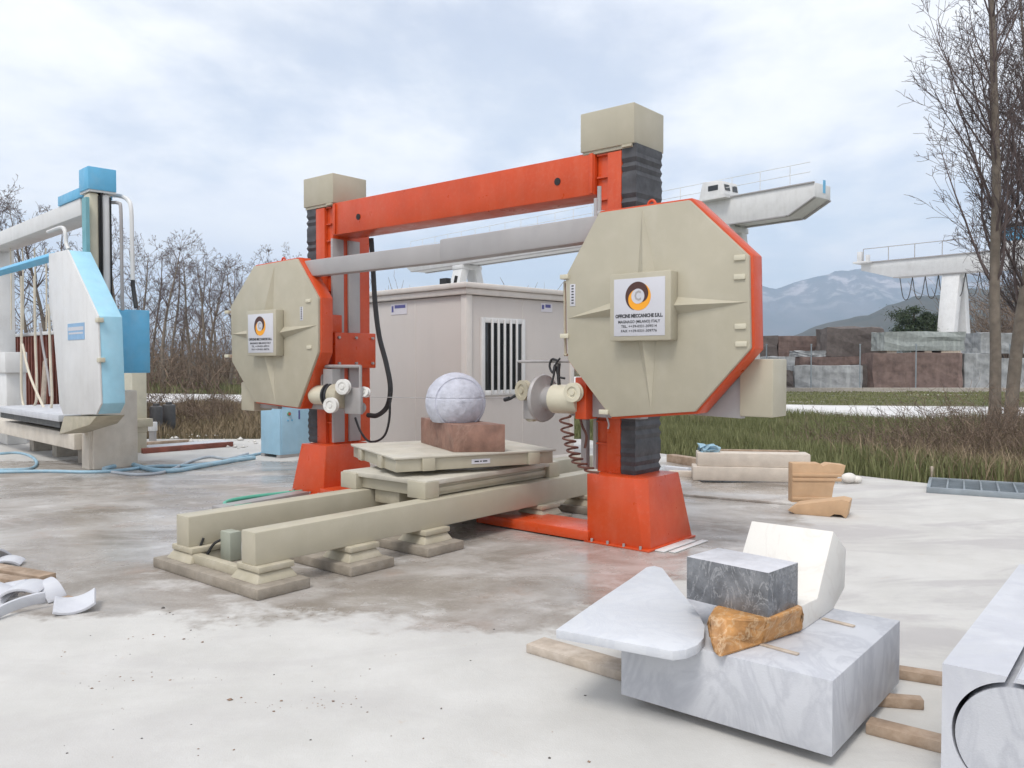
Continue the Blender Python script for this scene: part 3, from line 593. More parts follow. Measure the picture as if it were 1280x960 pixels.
for k, (a0, a1) in enumerate(((.478, .505), (.512, .522), (.529, .557))): b.prism_z([TT(la*a0, .0185), TT(la*a1, .0185), TT(la*a1, .0197), TT(la*a0, .0197)], .672, .684)
b.build('plate_print', ink, tr)
# brown block and the marble ball on it
bc = G(567, 565.5, .752); bl2 = G(631.5, 565, .752); bk = G(525, 553, .752)
BF = Frame(bc, 0); u1 = (bl2-bc)[:2]; u2 = (bk-bc)[:2]*.97; u3 = u2+u1*.78
sb = MB().hexa([(0,0,.752),(*u1,.752),(*u3,.752),(*u2,.752)], [(-.006,0,1.008),(*u1,1.012),(*u3,1.01),(*u2,1.018)]).build('stone_block', brownstone, None, .006)
sb.location = tuple(BF.o); sb.rotation_euler = (0, 0, BF.ang); tag(sb, 'red-brown sawn stone block on the trolley carrying the marble ball', 'stone block')
bp = D(569.5, 503, float(bc[1]+.47)); Rb = 37.6/F*bp[1]
ax = -(bp-CAM)/np.linalg.norm(bp-CAM); ax = ax+np.array([.26, 0, -.02]); ax /= np.linalg.norm(ax)
prof = [(-Rb*math.cos(t), Rb*math.sin(t)) for t in np.linspace(.02, math.pi-.98, 26)]
t0 = math.pi-.98; prof += [(-(Rb*.955)*math.cos(t0+.02), Rb*.955*math.sin(t0+.02)), (-(Rb*.955)*math.cos(t0+.06), Rb*.955*math.sin(t0+.06))]
prof += [(-(Rb*.985)*math.cos(t), Rb*.985*math.sin(t)) for t in np.linspace(t0+.08, math.pi-.02, 16)]
bz = bp.copy()
bme = MB().spin((0,0,0), ax, prof, 56).mesh('marble_ball'); bmb = bmesh.new(); bmb.from_mesh(bme)
rb = bmesh.ops.bisect_plane(bmb, geom=bmb.verts[:]+bmb.edges[:]+bmb.faces[:], plane_co=(0, 0, 1.006-bz[2]), plane_no=(0, 0, 1), clear_inner=True); bmesh.ops.holes_fill(bmb, edges=[e for e in bmb.edges if e.is_boundary])
for v in bmb.verts:
    if v.co.z > 1.02-bz[2]: v.co *= 1+random.gauss(0, .004)
zk = 1.244-bz[2]
for dz in (-.006, -.0025, .0025, .006): bmesh.ops.bisect_plane(bmb, geom=bmb.verts[:]+bmb.edges[:]+bmb.faces[:], plane_co=(0, 0, zk+dz), plane_no=(0, 0, 1))
for v in bmb.verts:                        # the kerf left by the wire
    if abs(v.co.z-zk) < .0032: v.co.x *= .985; v.co.y *= .985
bmb.to_mesh(bme); bmb.free(); ball = link('marble_ball', bme, ball_mat); ball.location = tuple(bz)
tag(ball, 'rough bluish white marble ball with a ring groove on the brown block', 'ball')

# ------------------------------------------------------------ site cabin
CF = Frame(D(583, 452, 11.9), -45.5)
cb = thing('site_cabin', 'pale grey sheet metal site cabin with a barred window behind the saw', 'cabin', CF.o, CF.ang)
LW, LR = 3.0, 2.32                          # left wall runs to -x, right wall to +y
box('wall', cabinwall, cb, -LW, -.06, 0, .06, .02, 2.56, .002); box('wall', cabinwall, cb, -.06, 0, .06, LR, .02, 2.56, .002)
box('wall', cabinwall, cb, -LW, -LW+.06, .06, LR-.06, .02, 2.56, .002); box('wall', cabinwall, cb, -LW, -.06, LR-.06, LR, .02, 2.56, .002)
box('corner_post', cabintrim, cb, -.10, .022, -.022, .10, 0, 2.57, .012); box('corner_post', cabintrim, cb, -.08, .022, LR-.08, LR+.02, 0, 2.57, .012); box('corner_post', cabintrim, cb, -LW-.02, -LW+.08, -.022, .08, 0, 2.57, .012)
box('base_rail', cabintrim, cb, -LW, .015, -.015, LR, .0, .09, .004)
rf = box('roof', cabintrim, cb, -LW-.06, .06, -.06, LR+.06, 2.57, 2.66, .015); box('gutter', cabintrim, rf, -LW-.10, .10, -.10, LR+.10, 2.66, 2.74, .02); box('roof_sheet', cabintrim, rf, -LW+.1, -.1, .1, LR-.1, 2.74, 2.76, .01)
sm = MB()
for px in (519,):
    x = CF.yp(px, 420, 0)[0]; box('panel_joint', cabintrim, cb, x-.006, x+.006, -.004, .002, .1, 2.56, .001)
for px in (653,):
    y = CF.xp(px, 385, 0)[1]; box('panel_joint', cabintrim, cb, -.002, .004, y-.006, y+.006, .1, 2.56, .001)
q = [CF.xp(*p, .0) for p in ((599, 397), (656, 399), (654, 491), (602, 496))]
wy0, wy1, wz0, wz1 = (q[0][1]+q[3][1])/2, (q[1][1]+q[2][1])/2, (q[2][2]+q[3][2])/2, (q[0][2]+q[1][2])/2
wn = MB().box(-.03, .03, wy0, wy0+.07, wz0, wz1).box(-.03, .03, wy1-.07, wy1, wz0, wz1).box(-.028, .032, wy0+.07, wy1-.07, wz1-.075, wz1).box(-.028, .032, wy0+.07, wy1-.07, wz0, wz0+.075).build('window', whitepaint, cb, .004)
box('pane', glassdark, wn, .001, .008, wy0+.06, wy1-.06, wz0+.06, wz1-.06, 0)
for k in range(5):
    y = wy0+.07+(wy1-wy0-.14)*(k+1)/6; box('bar', whitepaint, wn, .034, .056, y-.018, y+.018, wz0+.02, wz1-.02, .004)
stk = mat('sticker', (.60, .58, .62), .5, var=.04); stb = mat('sticker_blue', (.09, .09, .26), .5, var=.05)
a, c = CF.yp(489, 383, 0), CF.yp(509, 390, 0); st = MB().box(a[0], c[0], -.006, -.001, c[2]-.03, a[2]+.03).build('sticker', stk, cb)
MB().box(a[0]+.02, a[0]+.07, -.008, -.006, c[2]+.01, a[2]).box(a[0]+.10, c[0]-.04, -.008, -.006, a[2]-.04, a[2]+.01).build('sticker_print', stb, st)
a, c = CF.xp(676, 381, 0), CF.xp(690, 388, 0); st = MB().box(.001, .006, a[1], c[1], c[2]-.03, a[2]+.03).build('sticker', stk, cb)
MB().box(.006, .008, a[1]+.02, a[1]+.07, c[2]+.01, a[2]).box(.006, .008, a[1]+.10, c[1]-.04, a[2]-.04, a[2]+.01).build('sticker_print', stb, st)
vn = thing('roof_vent', 'small black vent stubs on the roof of the grey cabin', 'vent', CF.w(-1.05, .5, 2.759), CF.ang)
MB().box(-.10, .06, -.05, .05, 0, .15).build('vent_body', dark, vn, .004); MB().tube([(.20, 0, 0), (.25, 0, .17)], .025, 8).build('vent_pipe', dark, vn); MB().box(-.12, .26, -.06, .06, -.0, .012).build('vent_plate', dark, vn)

# blue control cabinet
KF = Frame(G(350, 573), -40)
kc = thing('control_cabinet', 'pale blue electrical cabinet standing behind the left octagonal cover', 'cabinet', KF.o, KF.ang)
kw = box('housing', cabinblue, kc, -.55, 0, 0, .62, .05, .86, .008); MB().box(-.55, -.45, .0, .5, 0, .051).box(-.1, 0, .0, .5, 0, .051).build('plinth', steel, kc); box('lid', cabinblue, kc, -.56, .01, -.01, .63, .86, .88, .004)
box('door', cabinblue, kc, .0005, .012, .03, .59, .09, .82, .003)
sw = MB().cyl((.012, .17, .73), (.03, .17, .73), .035).build('knob', mat('green_knob', (.15, .32, .16), .5), kc); MB().cyl((.03, .17, .73), (.04, .17, .73), .02).build('button', mat('red_knob', (.5, .07, .05), .5), sw)
MB().cyl((.012, .15, .62), (.02, .15, .62), .014).cyl((.012, .23, .62), (.02, .23, .62), .014).build('indicator', bluepaint, kc); MB().box(.012, .02, .36, .385, .63, .78).build('handle', stb, kc)

# ------------------------------------------------------------ the blue and white saw on the left
A = Frame(G(112, 588), -45)
lm = thing('block_saw_machine', 'white and sky-blue gantry saw with a chamfered cover on a concrete pier', 'machine', A.o, A.ang)
def ay(px, py, y): p = A.yp(px, py, y); return (p[0], p[2])
def ax_(px, py, x): p = A.xp(px, py, x); return (p[1], p[2])
pe = thing('concrete_pier', 'stained concrete pier carrying the white and blue saw', 'pier', A.o, A.ang)
MB().prism_z([(-.34, 0), (-.03, 0), (-.03, .05), (.02, .05), (.02, .69), (-.34, .69)], 0, 1.16).build('pier_block', pier_mat, pe, .015)
pp = [(61,317),(84,312),(122,395),(126,505),(120,518),(79,518),(74,505),(73,489),(67,417),(61,380)]
pp = [ay(px, py, -.36) for px, py in pp]
cv = MB().prism_y(pp, -.36, -.335).build('front_cover', whitepaint, lm, .004)
MB().prism_y(grow(pp, -.006), -.335, -.05).build('cover_shell', lightblue, lm, .006)
for px, py in ((122, 400), (124, 450)):
    x, z = ay(px, py, -.36); MB().box(x-.05, x+.05, -.375, -.30, z-.03, z+.03).build('hinge', creammetal, cv, .004)
(x0, z0), (x1, z1) = ay(85, 405, -.36), ay(106, 424, -.36); np_ = MB().box(x0, x1, -.366, -.359, z1, z0).build('name_plate', mat('plate_blue', (.25, .42, .62), .5, var=.05), cv)
MB().box(x0+.03, x1-.03, -.3675, -.366, z0-.10, z0-.05).box(x0+.05, x1-.05, -.3675, -.366, z0-.15, z0-.125).build('plate_print', signwhite, np_)
ch = [ay(80, 520, -.34), ay(121, 520, -.34), ay(112, 531, -.34), ay(74, 543, -.34)]; MB().prism_y(ch, -.34, .02).build('drip_tray', beige_worn, lm, .004)
eb_ = [ax_(px, py, .03) for px, py in ((141, 386), (187, 387), (187, 466), (141, 468))]; ey0, ey1, ez0, ez1 = (eb_[0][0]+eb_[3][0])/2, eb_[1][0], eb_[2][1], eb_[0][1]
el = box('electric_box', bluepaint, lm, -.30, .03, ey0, ey1, ez0, ez1, .01); box('box_door', bluepaint, el, .0305, .04, ey0+.03, ey1-.03, ez0+.03, ez1-.03, .004)
zc = A.xp(125, 242, -.12)[2]
for px0, px1, nm in ((112, 126, 'column'), (128, 140, 'column')):
    a, b_ = ax_(px0, 300, -.06)[0], ax_(px1, 300, -.06)[0]; o = MB().box(-.34, -.06, a, b_, 1.16, zc).build(nm, creammetal if px0 < 120 else whitepaint, lm, .05); MB().box(-.061, -.05, b_-.03, b_-.005, 1.5, zc-.05).build('slot', dark, o)
MB().box(-.40, -.04, ax_(126, 300, -.06)[0], ax_(128, 300, -.06)[0], 1.16, zc).build('slot_plate', dark, lm)
cz1 = zc+.36; a, b_ = ax_(112, 230, -.06)[0], ax_(142, 230, -.06)[0]
MB().box(-.42, -.02, a-.02, b_+.02, zc, zc+.03).build('cap_plate', whitepaint, lm); box('drive_cap', bluepaint, lm, -.40, -.0, a-.04, b_+.02, zc+.03, cz1, .008)
yb = .12
bt0, bt1, bb0, bb1 = ay(100, 247.5, yb), ay(-120, 328, yb), ay(101, 269, yb), ay(-120, 345, yb)
lb = MB().prism_y([(bb0[0], bb0[1]), bt0, (bt1[0], bt0[1]), (bt1[0], bb0[1])], yb, yb+.4).build('crossbeam', whitepaint, lm, .01)
(x0, z0), (x1, z1) = ay(74, 254, yb), ay(104, 233, yb); MB().box(x0, x1, yb-.02, yb+.42, bt0[1]+.002, z1).build('drive_cap', bluepaint, lm, .008)
(x0, z0), (x1, z1) = ay(104, 320, -.02), ay(108, 246, -.02); MB().box(x0, x1, -.03, .02, 1.9, z1).build('edge_strip', mat('teal_paint', (.16, .36, .40), .5), lm)
l0, l1 = ay(0, 339, -.2), ay(63, 322, -.2); MB().tube([(l0[0]-2.5, -.2, l1[1]), (l1[0]+.2, -.2, l1[1])], .075, 4).build('wire_guard', bluepaint, lm, .006)
(x0, z0) = ay(0, 400, .3); MB().box(x0-.75, x0-.12, .2, .6, .4, bt0[1]).build('far_column', whitepaint, lm, .01); 
(x1, z1), (x2, z2) = ay(12, 440, .2), ay(12, 466, .2); MB().box(x0-.7, x1, .12, .5, z2, z1).build('far_carriage', whitepaint, lm, .01); MB().box(x0-.7, x1-.1, .16, .5, .0, z2).build('far_base', whitepaint, lm, .01)
(x0, z0), (x1, z1) = ay(9, 422, .9), ay(72, 413, .9); MB().box(x0, x1+.4, .88, .96, z0, z1).box(x0, x0+.08, .88, .96, 0, z0).box(x1+.3, x1+.4, .88, .96, 0, z0).build('support_bar', whitepaint, lm, .006)
def ah(nm, mt, pts, y, r): return tube(nm, mt, lm, [(lambda p: (p[0], y, p[1]))(ay(px, py, y)) for px, py in pts], r, 8)
ah('hose', creamhose, [(27,345),(27,420),(27,490),(33,513),(44,505),(46,480),(44,420),(43,345)], .30, .022)
ah('hose', creamhose, [(28,430),(36,465),(48,495),(60,517),(65,500),(63,450),(61,380)], .26, .022); ah('hose', greypaint, [(50,404),(53,430),(60,470),(63,495)], .34, .02)
for px in (13, 28, 43, 57): ah('hose', creamhose, [(px,310),(px+1,350),(px+1,412)], .35, .014)
ah('water_pipe', whitepaint, [(139,244),(150,245),(160,250),(164,262),(165,300),(166,350)], .55, .032); ah('water_pipe', cable, [(166,349),(167,365),(170,385)], .55, .03); ah('water_pipe', greypaint, [(140,253),(148,254),(151,262),(152,320),(153,388)], .45, .026)
ah('bracket_arm', whitepaint, [(60,290),(79,285),(83,305),(86,312)], -.05, .03)
# track beam and table under it
tb = [ay(0, 541, .35), ay(92, 541, .35), ay(92, 562, .35)]
MB().box(tb[0][0]-1.5, -.345, -.10, .12, .28, .52).build('table_beam', pier_mat, lm, .01)
ts = thing('machine_bed', 'white marble slab table under the blue and white saw', 'table', A.w(-1.5, .1), A.ang)
MB().box(-2.6, .95, -.35, .75, .70, .80).build('table_slab', marble2, ts, .01); MB().box(-2.5, .85, -.3, .7, .60, .70).build('table_frame', darkgrey, ts)
for x in (-2.2, -.9, .4): box('table_leg', concrete, ts, x, x+.25, .08, .5, .0, .602, .01)
gb = MB().box(-.3, .3, -.2, .25, 0, .30).build('stone_block', marble, None, .008); pz = G(8, 500, .9); gb.location = tuple(A.w(A.yp(12, 503, .5)[0]-.25, .45, .801)); gb.rotation_euler = (0, 0, A.ang); tag(gb, 'small grey marble block on the white slab table', 'stone block')
pk = MB().hexa([(-.10,-.02,0),(.10,-.02,0),(.10,.02,0),(-.10,.02,0)], [(-.09,.03,.80),(.07,.03,.86),(.07,.07,.86),(-.09,.07,.80)]).build('plank', paleplank, None, .004); x, z = ay(54, 515, .6); pk.location = tuple(A.w(x, .6, .801)); pk.rotation_euler = (0, 0, A.ang); tag(pk, 'upright wooden board leaning against the rusty container', 'plank')
rc = thing('rusty_container', 'rusty red-brown corrugated steel container behind the cream hoses', 'container', A.w(-1.6, 1.6), A.ang)
(x0, z0), (x1, z1) = ay(2, 420, 1.6), ay(80, 423, 1.6); x0 += 1.6; x1 += 1.6
MB().box(x0-1, x1, .04, 1.6, 0.05, z0-.02).build('shell', rusty, rc)
nr = 26
for k in range(nr):
    u = x0-1+(x1-x0+1)*(k+.5)/nr; MB().box(u-.035, u+.035, -.0, .041, .08, z0-.05).build('corrugation', rusty, rc, .01)
MB().box(x0-1.02, x1+.02, -.02, 1.62, z0-.04, z0+.02).box(x0-1.02, x1+.02, -.02, 1.62, 0, .09).build('rim', rusty, rc, .005)
# cream posts behind the pier
ps = thing('post_frame', 'cream painted steel post and sill standing behind the concrete pier', 'post', D(165, 452, 14.6)*np.array([1,1,0]), A.ang)
MB().box(-.30, .26, -.1, .15, .35, 1.42).build('post', creammetal, ps, .01); MB().box(-.38, .40, -.18, .2, .46, .60).build('sill', beige_worn, ps, .01); MB().box(-.30, .24, -.12, .15, 0, .5).build('foot', creammetal, ps, .01)
# black plastic bins
for px0, px1, yb_, lab in ((188, 203, 542, 'black plastic drum standing beside the cream post'), (204, 219, 540, 'black plastic drum at the edge of the dry weeds')):
    p = G((px0+px1)/2, yb_-1); w = (px1-px0)/F*p[1]/2*1.05; h = 34/F*p[1]
    t = thing('drum', lab, 'drum', p, .2); MB().spin((0,0,0), (0,0,1), [(0,w*.86),(.03,w*.95),(h*.3,w),(h*.33,w*.97),(h*.62,w),(h*.65,w*.97),(h*.93,w*.98),(h*.97,w*.9),(h,w*.55)], 20).build('barrel', darkgrey, t); MB().spin((0,0,h-.01), (0,0,1), [(0,w*.5),(.05,w*.5),(.06,w*.42)], 16).build('lid', darkgrey, t)
# long steel profiles and planks on the ground
def bar_on_ground(nm, mt, pa, pb, w, h, z, lab, cat, group=None, bev=.004):
    a, b_ = G(*pa, z), G(*pb, z); d = b_-a; L_ = np.linalg.norm(d[:2]); o = MB().box(0, L_, -w/2, w/2, 0, h).build(nm, mt, None, bev)
    o.location = (a[0], a[1], z); o.rotation_euler = (0, 0, math.atan2(d[1], d[0])); return tag(o, lab, cat, group)
bar_on_ground('steel_profile', rusty, (178, 567), (290, 558), .10, .09, 0, 'long rusty steel profile on the ground near the blue hoses', 'steel bar')
bar_on_ground('steel_profile', wood, (176, 557), (238, 553), .14, .06, 0, 'short brown timber on the ground beside the drums', 'plank')
bar_on_ground('marble_strip', slabmarble, (180, 563), (285, 555), .45, .07, 0, 'white marble strip lying between the steel profile and the timber', 'stone slab')
sc = thing('valve_stand', 'small white capped valve post behind the concrete pier', 'valve', G(191, 551), 0); MB().cyl((0,0,0), (0,0,.22), .07).build('stem', steel, sc); MB().cyl((0,0,.2), (0,0,.38), .09).build('cap', whitepaint, sc, .01)
def ghose(nm, mt, pts, r, lab, cat='hose'):
    o = MB().tube(smoothpath([G(px, py, r*.9) for px, py in pts], 6), r, 8).build(nm, mt); return tag(o, lab, cat)
ghose('water_hose', bluehose, [(330,566),(300,572),(270,578),(235,582),(190,583),(150,588),(110,590),(60,589),(0,590),(-40,592)], .024, 'long pale blue hose running along the ground to the blue cabinet')
ghose('water_hose', bluehose, [(318,572),(290,576),(250,583),(220,588),(190,587),(160,580),(130,586)], .034, 'thick faded blue hose lying beside the long hose')
ghose('water_hose', bluehose, [(0,567),(22,566),(38,570),(46,578),(40,585),(20,587),(-20,588)], .022, 'looped blue hose lying in front of the white slab table')
ghose('lay_flat_hose', mat('grey_blue_hose', (.42, .46, .50), .6, var=.1), [(310,567),(285,573),(262,571),(240,576),(205,590),(170,593),(140,590)], .022, 'grey-blue hose twisted around the pale blue hoses')
ghose('water_hose', greenhose, [(380,614),(350,617),(315,621),(291,625),(281,629),(285,633),(300,633),(314,631)], .022, 'bright green hose looping on the ground behind the rails')
pw = MB().box(-.7, .55, -.09, .09, 0, .04).build('steel_plate', steel, None, .004); p = G(335, 626); pw.location = tuple(p); pw.rotation_euler = (0, 0, R(58)); tag(pw, 'flat grey steel bar on the ground beside the green hose', 'steel bar')

# ------------------------------------------------------------ gantry cranes in the distance
def sect(poly, y0, y1, nm, mt, par, bev=.03): return MB().prism_y(poly, y0, y1).build(nm, mt, par, bev)
Q = Frame(D(1016, 452, 38.0), -49.5)        # near end of the white gantry; local -x runs along the girder
g1 = thing('gantry_crane', 'white gantry crane with a driver cab behind the grey cabin', 'crane', Q.o, Q.ang)
def qy(px, py, y=0): p = Q.yp(px, py, y); return (p[0], p[2])
zt, zb = qy(985, 233.5)[1], qy(985, 269)[1]; xl = qy(505, 330)[0]; xn = qy(985, 269)[0]; ze = qy(1017, 245.5)[1]; gd = 1.45
gr_ = sect([(xl, zb+.55), (xl+.9, zb), (xn, zb), (0, ze), (0, zt), (xl, zt)], 0, gd, 'girder', whitepaint, g1)
MB().box(xl+1, xn-.1, .0-.06, .16, zb-.05, zb-.002).box(xl+1, xn-.1, gd-.16, gd+.06, zb-.05, zb-.002).build('lower_flange', greypaint, gr_)
MB().prism([(xn, -.05, zb-.05), (0, -.05, ze-.05), (0, -.05, ze-.002), (xn, -.05, zb-.002)], (0, .22, 0)).prism([(xn, gd-.16, zb-.05), (0, gd-.16, ze-.05), (0, gd-.16, ze-.002), (xn, gd-.16, zb-.002)], (0, .22, 0)).build('end_flange', greypaint, gr_)
MB().box(.0, .02, .75, .95, ze+.25, ze+.85).build('end_plate', bluepaint, gr_)
MB().box(xl, 0, -.07, .02, zt-.02, zt+.04).build('top_flange', greypaint, gr_)
rl_ = MB()
for x in np.arange(xl+1, -.2, 1.6): rl_.cyl((x, -.03, zt), (x, -.03, zt+.95), .018, n=6)
for z in (.5, .95): rl_.cyl((xl+1, -.03, zt+z), (-.2, -.03, zt+z), .016, n=6)
rl_.build('handrail', mat('pale_rail', (.66, .67, .68), .5), gr_)
def leg(x, par, y0, spread, w, zb, taper=.55, mt=whitepaint):
    for s_ in (-1, 1):
        yc = y0+s_*spread*.18; yf = y0+s_*spread
        MB().hexa([(x-w*taper, yf-w*taper*.7, 0), (x+w*taper, yf-w*taper*.7, 0), (x+w*taper, yf+w*taper*.7, 0), (x-w*taper, yf+w*taper*.7, 0)], [(x-w, yc-w*.55, zb), (x+w, yc-w*.55, zb), (x+w, yc+w*.55, zb), (x-w, yc+w*.55, zb)]).build('leg', mt, par, .03)
    MB().box(x-.35, x+.35, y0-spread-.9, y0+spread+.9, -.05, .5).build('bogie', mt, par, .03)
    MB().box(x-w*1.02, x+w*1.02, y0-spread*.35, y0+spread*.35, zb-.35, zb-.06).build('leg_head', mt, par, .03)
leg(qy(914, 286, gd/2)[0], g1, gd/2, 2.6, .42, zb); leg(qy(584, 336, gd/2)[0], g1, gd/2, 2.6, .55, zb, .8)
x0 = qy(895, 240)[0]; ct = MB().prism_y([(x0-.9, zt+.03), (x0+.6, zt+.03), (x0+.65, zt+.2), (x0+.5, zt+.85), (x0-.65, zt+.95)], -.25, 1.1).build('driver_cab', whitepaint, g1, .04)
MB().box(x0-.3, x0+.3, -.262, -.249, zt+.42, zt+.68).build('cab_window', glassdark, ct); MB().box(x0-1.1, x0+.9, -.5, 1.3, zt-.06, zt+.04).build('cab_platform', whitepaint, ct)
for y_ in (-.1, .55): MB().prism([(x0+.615, y_, zt+.38), (x0+.615, y_+.42, zt+.38), (x0+.555, y_+.42, zt+.68), (x0+.555, y_, zt+.68)], (.02, 0, .004)).build('cab_window', glassdark, ct)
Q2 = Frame(D(1075, 452, 66.0), -49.5)       # the far gantry: local x runs toward the right
g2 = thing('gantry_crane', 'distant white gantry crane with blue trolley half hidden by the bare tree', 'crane', Q2.o, Q2.ang)
def q2(px, py, y=0): p = Q2.yp(px, py, y); return (p[0], p[2])
zt, zb = q2(1100, 327)[1], q2(1100, 348)[1]; xr = q2(1300, 330)[0]
gr_ = sect([(0, zb+.75), (2.5, zb), (xr+6, zb), (xr+6, zt), (0, zt)], 0, 1.5, 'girder', whitepaint, g2); MB().box(2.6, xr+6, -.08, .1, zb-.06, zb-.003).box(0, xr+6, -.1, .0, zt-.02, zt+.06).build('flange', greypaint, gr_)
rl_ = MB()
for x in np.arange(.2, xr, 2.0): rl_.cyl((x, -.05, zt), (x, -.05, zt+1.1), .03, n=6)
rl_.cyl((.2, -.05, zt+1.1), (xr, -.05, zt+1.1), .03, n=6); rl_.build('handrail', greypaint, gr_)
xg = q2(1188, 345)[0]; leg(xg, g2, .75, 1.9, .62, zb, .9)
(x0, z0), (x1, z1) = q2(1246, 309), q2(1282, 297); MB().box(x0, x1+3, -.4, 1.9, zt+.02, zt+.55).build('crab_deck', whitepaint, g2, .03); tb_ = MB().box(x0+.2, x1+3, -.3, 1.8, zt+.55, zt+1.5).build('crab', bluepaint, g2, .03); MB().box(x0, x1+3, -.5, 2, zt+1.5, zt+1.75).build('crab_roof', dark, tb_)
MB().box(-.4, .9, -.6, 1.2, zt-.05, zt+.1).box(-.2, .15, -.3, .1, zt+.1, zt+.9).box(.5, .75, -.3, .0, zt+.1, zt+.6).build('end_platform', whitepaint, g2, .02)
cl = MB()
for k in range(7):
    xa, xb = 3+k*.95, 3+(k+1)*.95
    cl.tube(smoothpath([(xa, .2, zb-.08), ((xa+xb)/2-.2, .2, zb-1.6), ((xa+xb)/2+.2, .2, zb-1.6), (xb, .2, zb-.08)], 4), .035, 5)
cl.build('festoon_cable', darkgrey, g2)

# ------------------------------------------------------------ stacked quarry blocks, wall and posts in the distance
def rough(w, d, h, seed, j=.05, nx=5, ny=3, nz=3, bend=0):
    r2 = np.random.default_rng(seed); bm = bmesh.new(); bmesh.ops.create_cube(bm, size=1)
    bmesh.ops.subdivide_edges(bm, edges=bm.edges[:], cuts=3, use_grid_fill=True)
    for v in bm.verts:
        n = r2.normal(0, 1, 3)*j; edge = sum(abs(c) > .49 for c in v.co)
        v.co = Vector((v.co.x*w+n[0]*(1 if edge < 2 else .6), v.co.y*d+n[1]*(1 if edge < 2 else .6), (v.co.z+.5)*h+n[2]*(.7 if 0 < v.co.z+.5 < 1 or v.co.z > 0 else 0)))
    me = bpy.data.meshes.new('stone_block'); bm.to_mesh(me); bm.free(); return me
def qblock(px0, px1, z0, ytop, dist, mt, lab, seed, depth=1.7, rot=0., j=.035):
    a, b_ = D(px0, 452, dist), D(px1, 452, dist); h = D(px0, ytop, dist)[2]-z0; w = abs(b_[0]-a[0])
    o = link('stone_block', rough(w, depth, h, seed, j), mt); o.location = ((a[0]+b_[0])/2, dist+depth/2, z0); o.rotation_euler = (0, 0, rot); tag(o, lab, 'stone block', 'quarry blocks stacked beyond the road'); return h
B = -.047
h = qblock(993, 1078, B, 457, 46, granite_grey, 'grey granite block with vertical drill grooves beside a thin post', 1)
qblock(1079, 1093, B, 456, 46.8, granite_dark, 'narrow dark block wedged beside the grooved grey block', 2)
hH = qblock(1092, 1203, B, 441, 46, granite_brown, 'long reddish brown grooved block under a grey-green slab block', 3)
qblock(1104, 1206, B+hH+.12, 415, 46.1, granite_green, 'grey-green granite block lying on the long reddish brown block', 4, 1.6, .02)
for k, (a, b_) in enumerate(((1108, 1120), (1155, 1164), (1176, 1200))):
    p0, p1 = D(a, 452, 46.2), D(b_, 452, 46.2); o = MB().box(p0[0], p1[0], 46.15, 47.4, B+hH-.03, B+hH+.14).build('spacer_block', paleplank, None); tag(o, 'pale timber spacer between the brown block and the grey-green block', 'spacer', 'timber spacers between quarry blocks')
hI = qblock(1206, 1243, B, 442, 46.3, granite_grey, 'pale grey block with drill marks behind the twin tree trunks', 5)
h2 = qblock(1245, 1300, B, 448, 46.2, granite_grey, 'grey granite block at the foot of a stack right of the tree trunks', 6)
qblock(1226, 1300, B+hI+.02, 416, 46.6, granite_grey, 'big grey granite block topmost behind the tree trunks', 7, 2.0)
hD = qblock(1000, 1098, B, 446, 48.6, granite_brown, 'flat reddish block behind the grooved grey block', 8, 2.0)
qblock(998, 1032, B+hD+.0, 439, 48.7, granite_grey, 'small pale grey slab lying on the flat reddish block', 9, 1.6, 0, .04)
qblock(1034, 1105, B+hD+.03, 409, 48.8, granite_dark, 'large dark brown block lying across the flat reddish block', 10, 1.9, -.02, .08)
qblock(962, 994, B, 446, 47.2, granite_grey, 'pale grey block next to the beige box of the orange saw', 11, 1.6)
qblock(930, 965, B, 447, 48.6, granite_grey, 'grey granite block half hidden behind the beige counterweight box', 12, 1.6)
qblock(968, 992, B, 463, 45.6, granite_dark, 'low dark block in front of the pale grey block', 13, 1.2)
hA = qblock(900, 985, B, 447, 51, granite_dark, 'lower dark brown block in the back row of the block yard', 14, 2.0)
qblock(905, 972, B+hA, 420, 51.1, granite_dark, 'upper dark brown block in the back row beside the orange casing', 15, 1.9)
hA2 = qblock(986, 1048, B, 447, 51.3, granite_dark, 'lower brown block at the end of the back row', 16, 2.0)
qblock(973, 1040, B+max(hA, hA2)+.01, 420, 51.2, granite_brown, 'upper brown block at the end of the back row', 17, 1.9)
wl = MB().box(D(900, 0, 45.2)[0], D(1420, 0, 45.2)[0], 45.0, 45.25, -.06, .17).build('low_wall', concrete, None, .01); tag(wl, 'low concrete kerb wall in front of the stacked granite blocks', 'wall')
for px in (958, 1014, 1075, 1145, 1262):
    p = D(px, 452, 45.1); o = MB().cyl((0,0,0), (0,0,2.35), .035, n=8).cyl((0,0,2.35), (0,0,2.4), .05, n=8).build('fence_post', galv, None); o.location = (p[0], p[1], .169); tag(o, 'thin grey metal fence post on the low kerb wall', 'post', 'fence posts on the kerb wall')

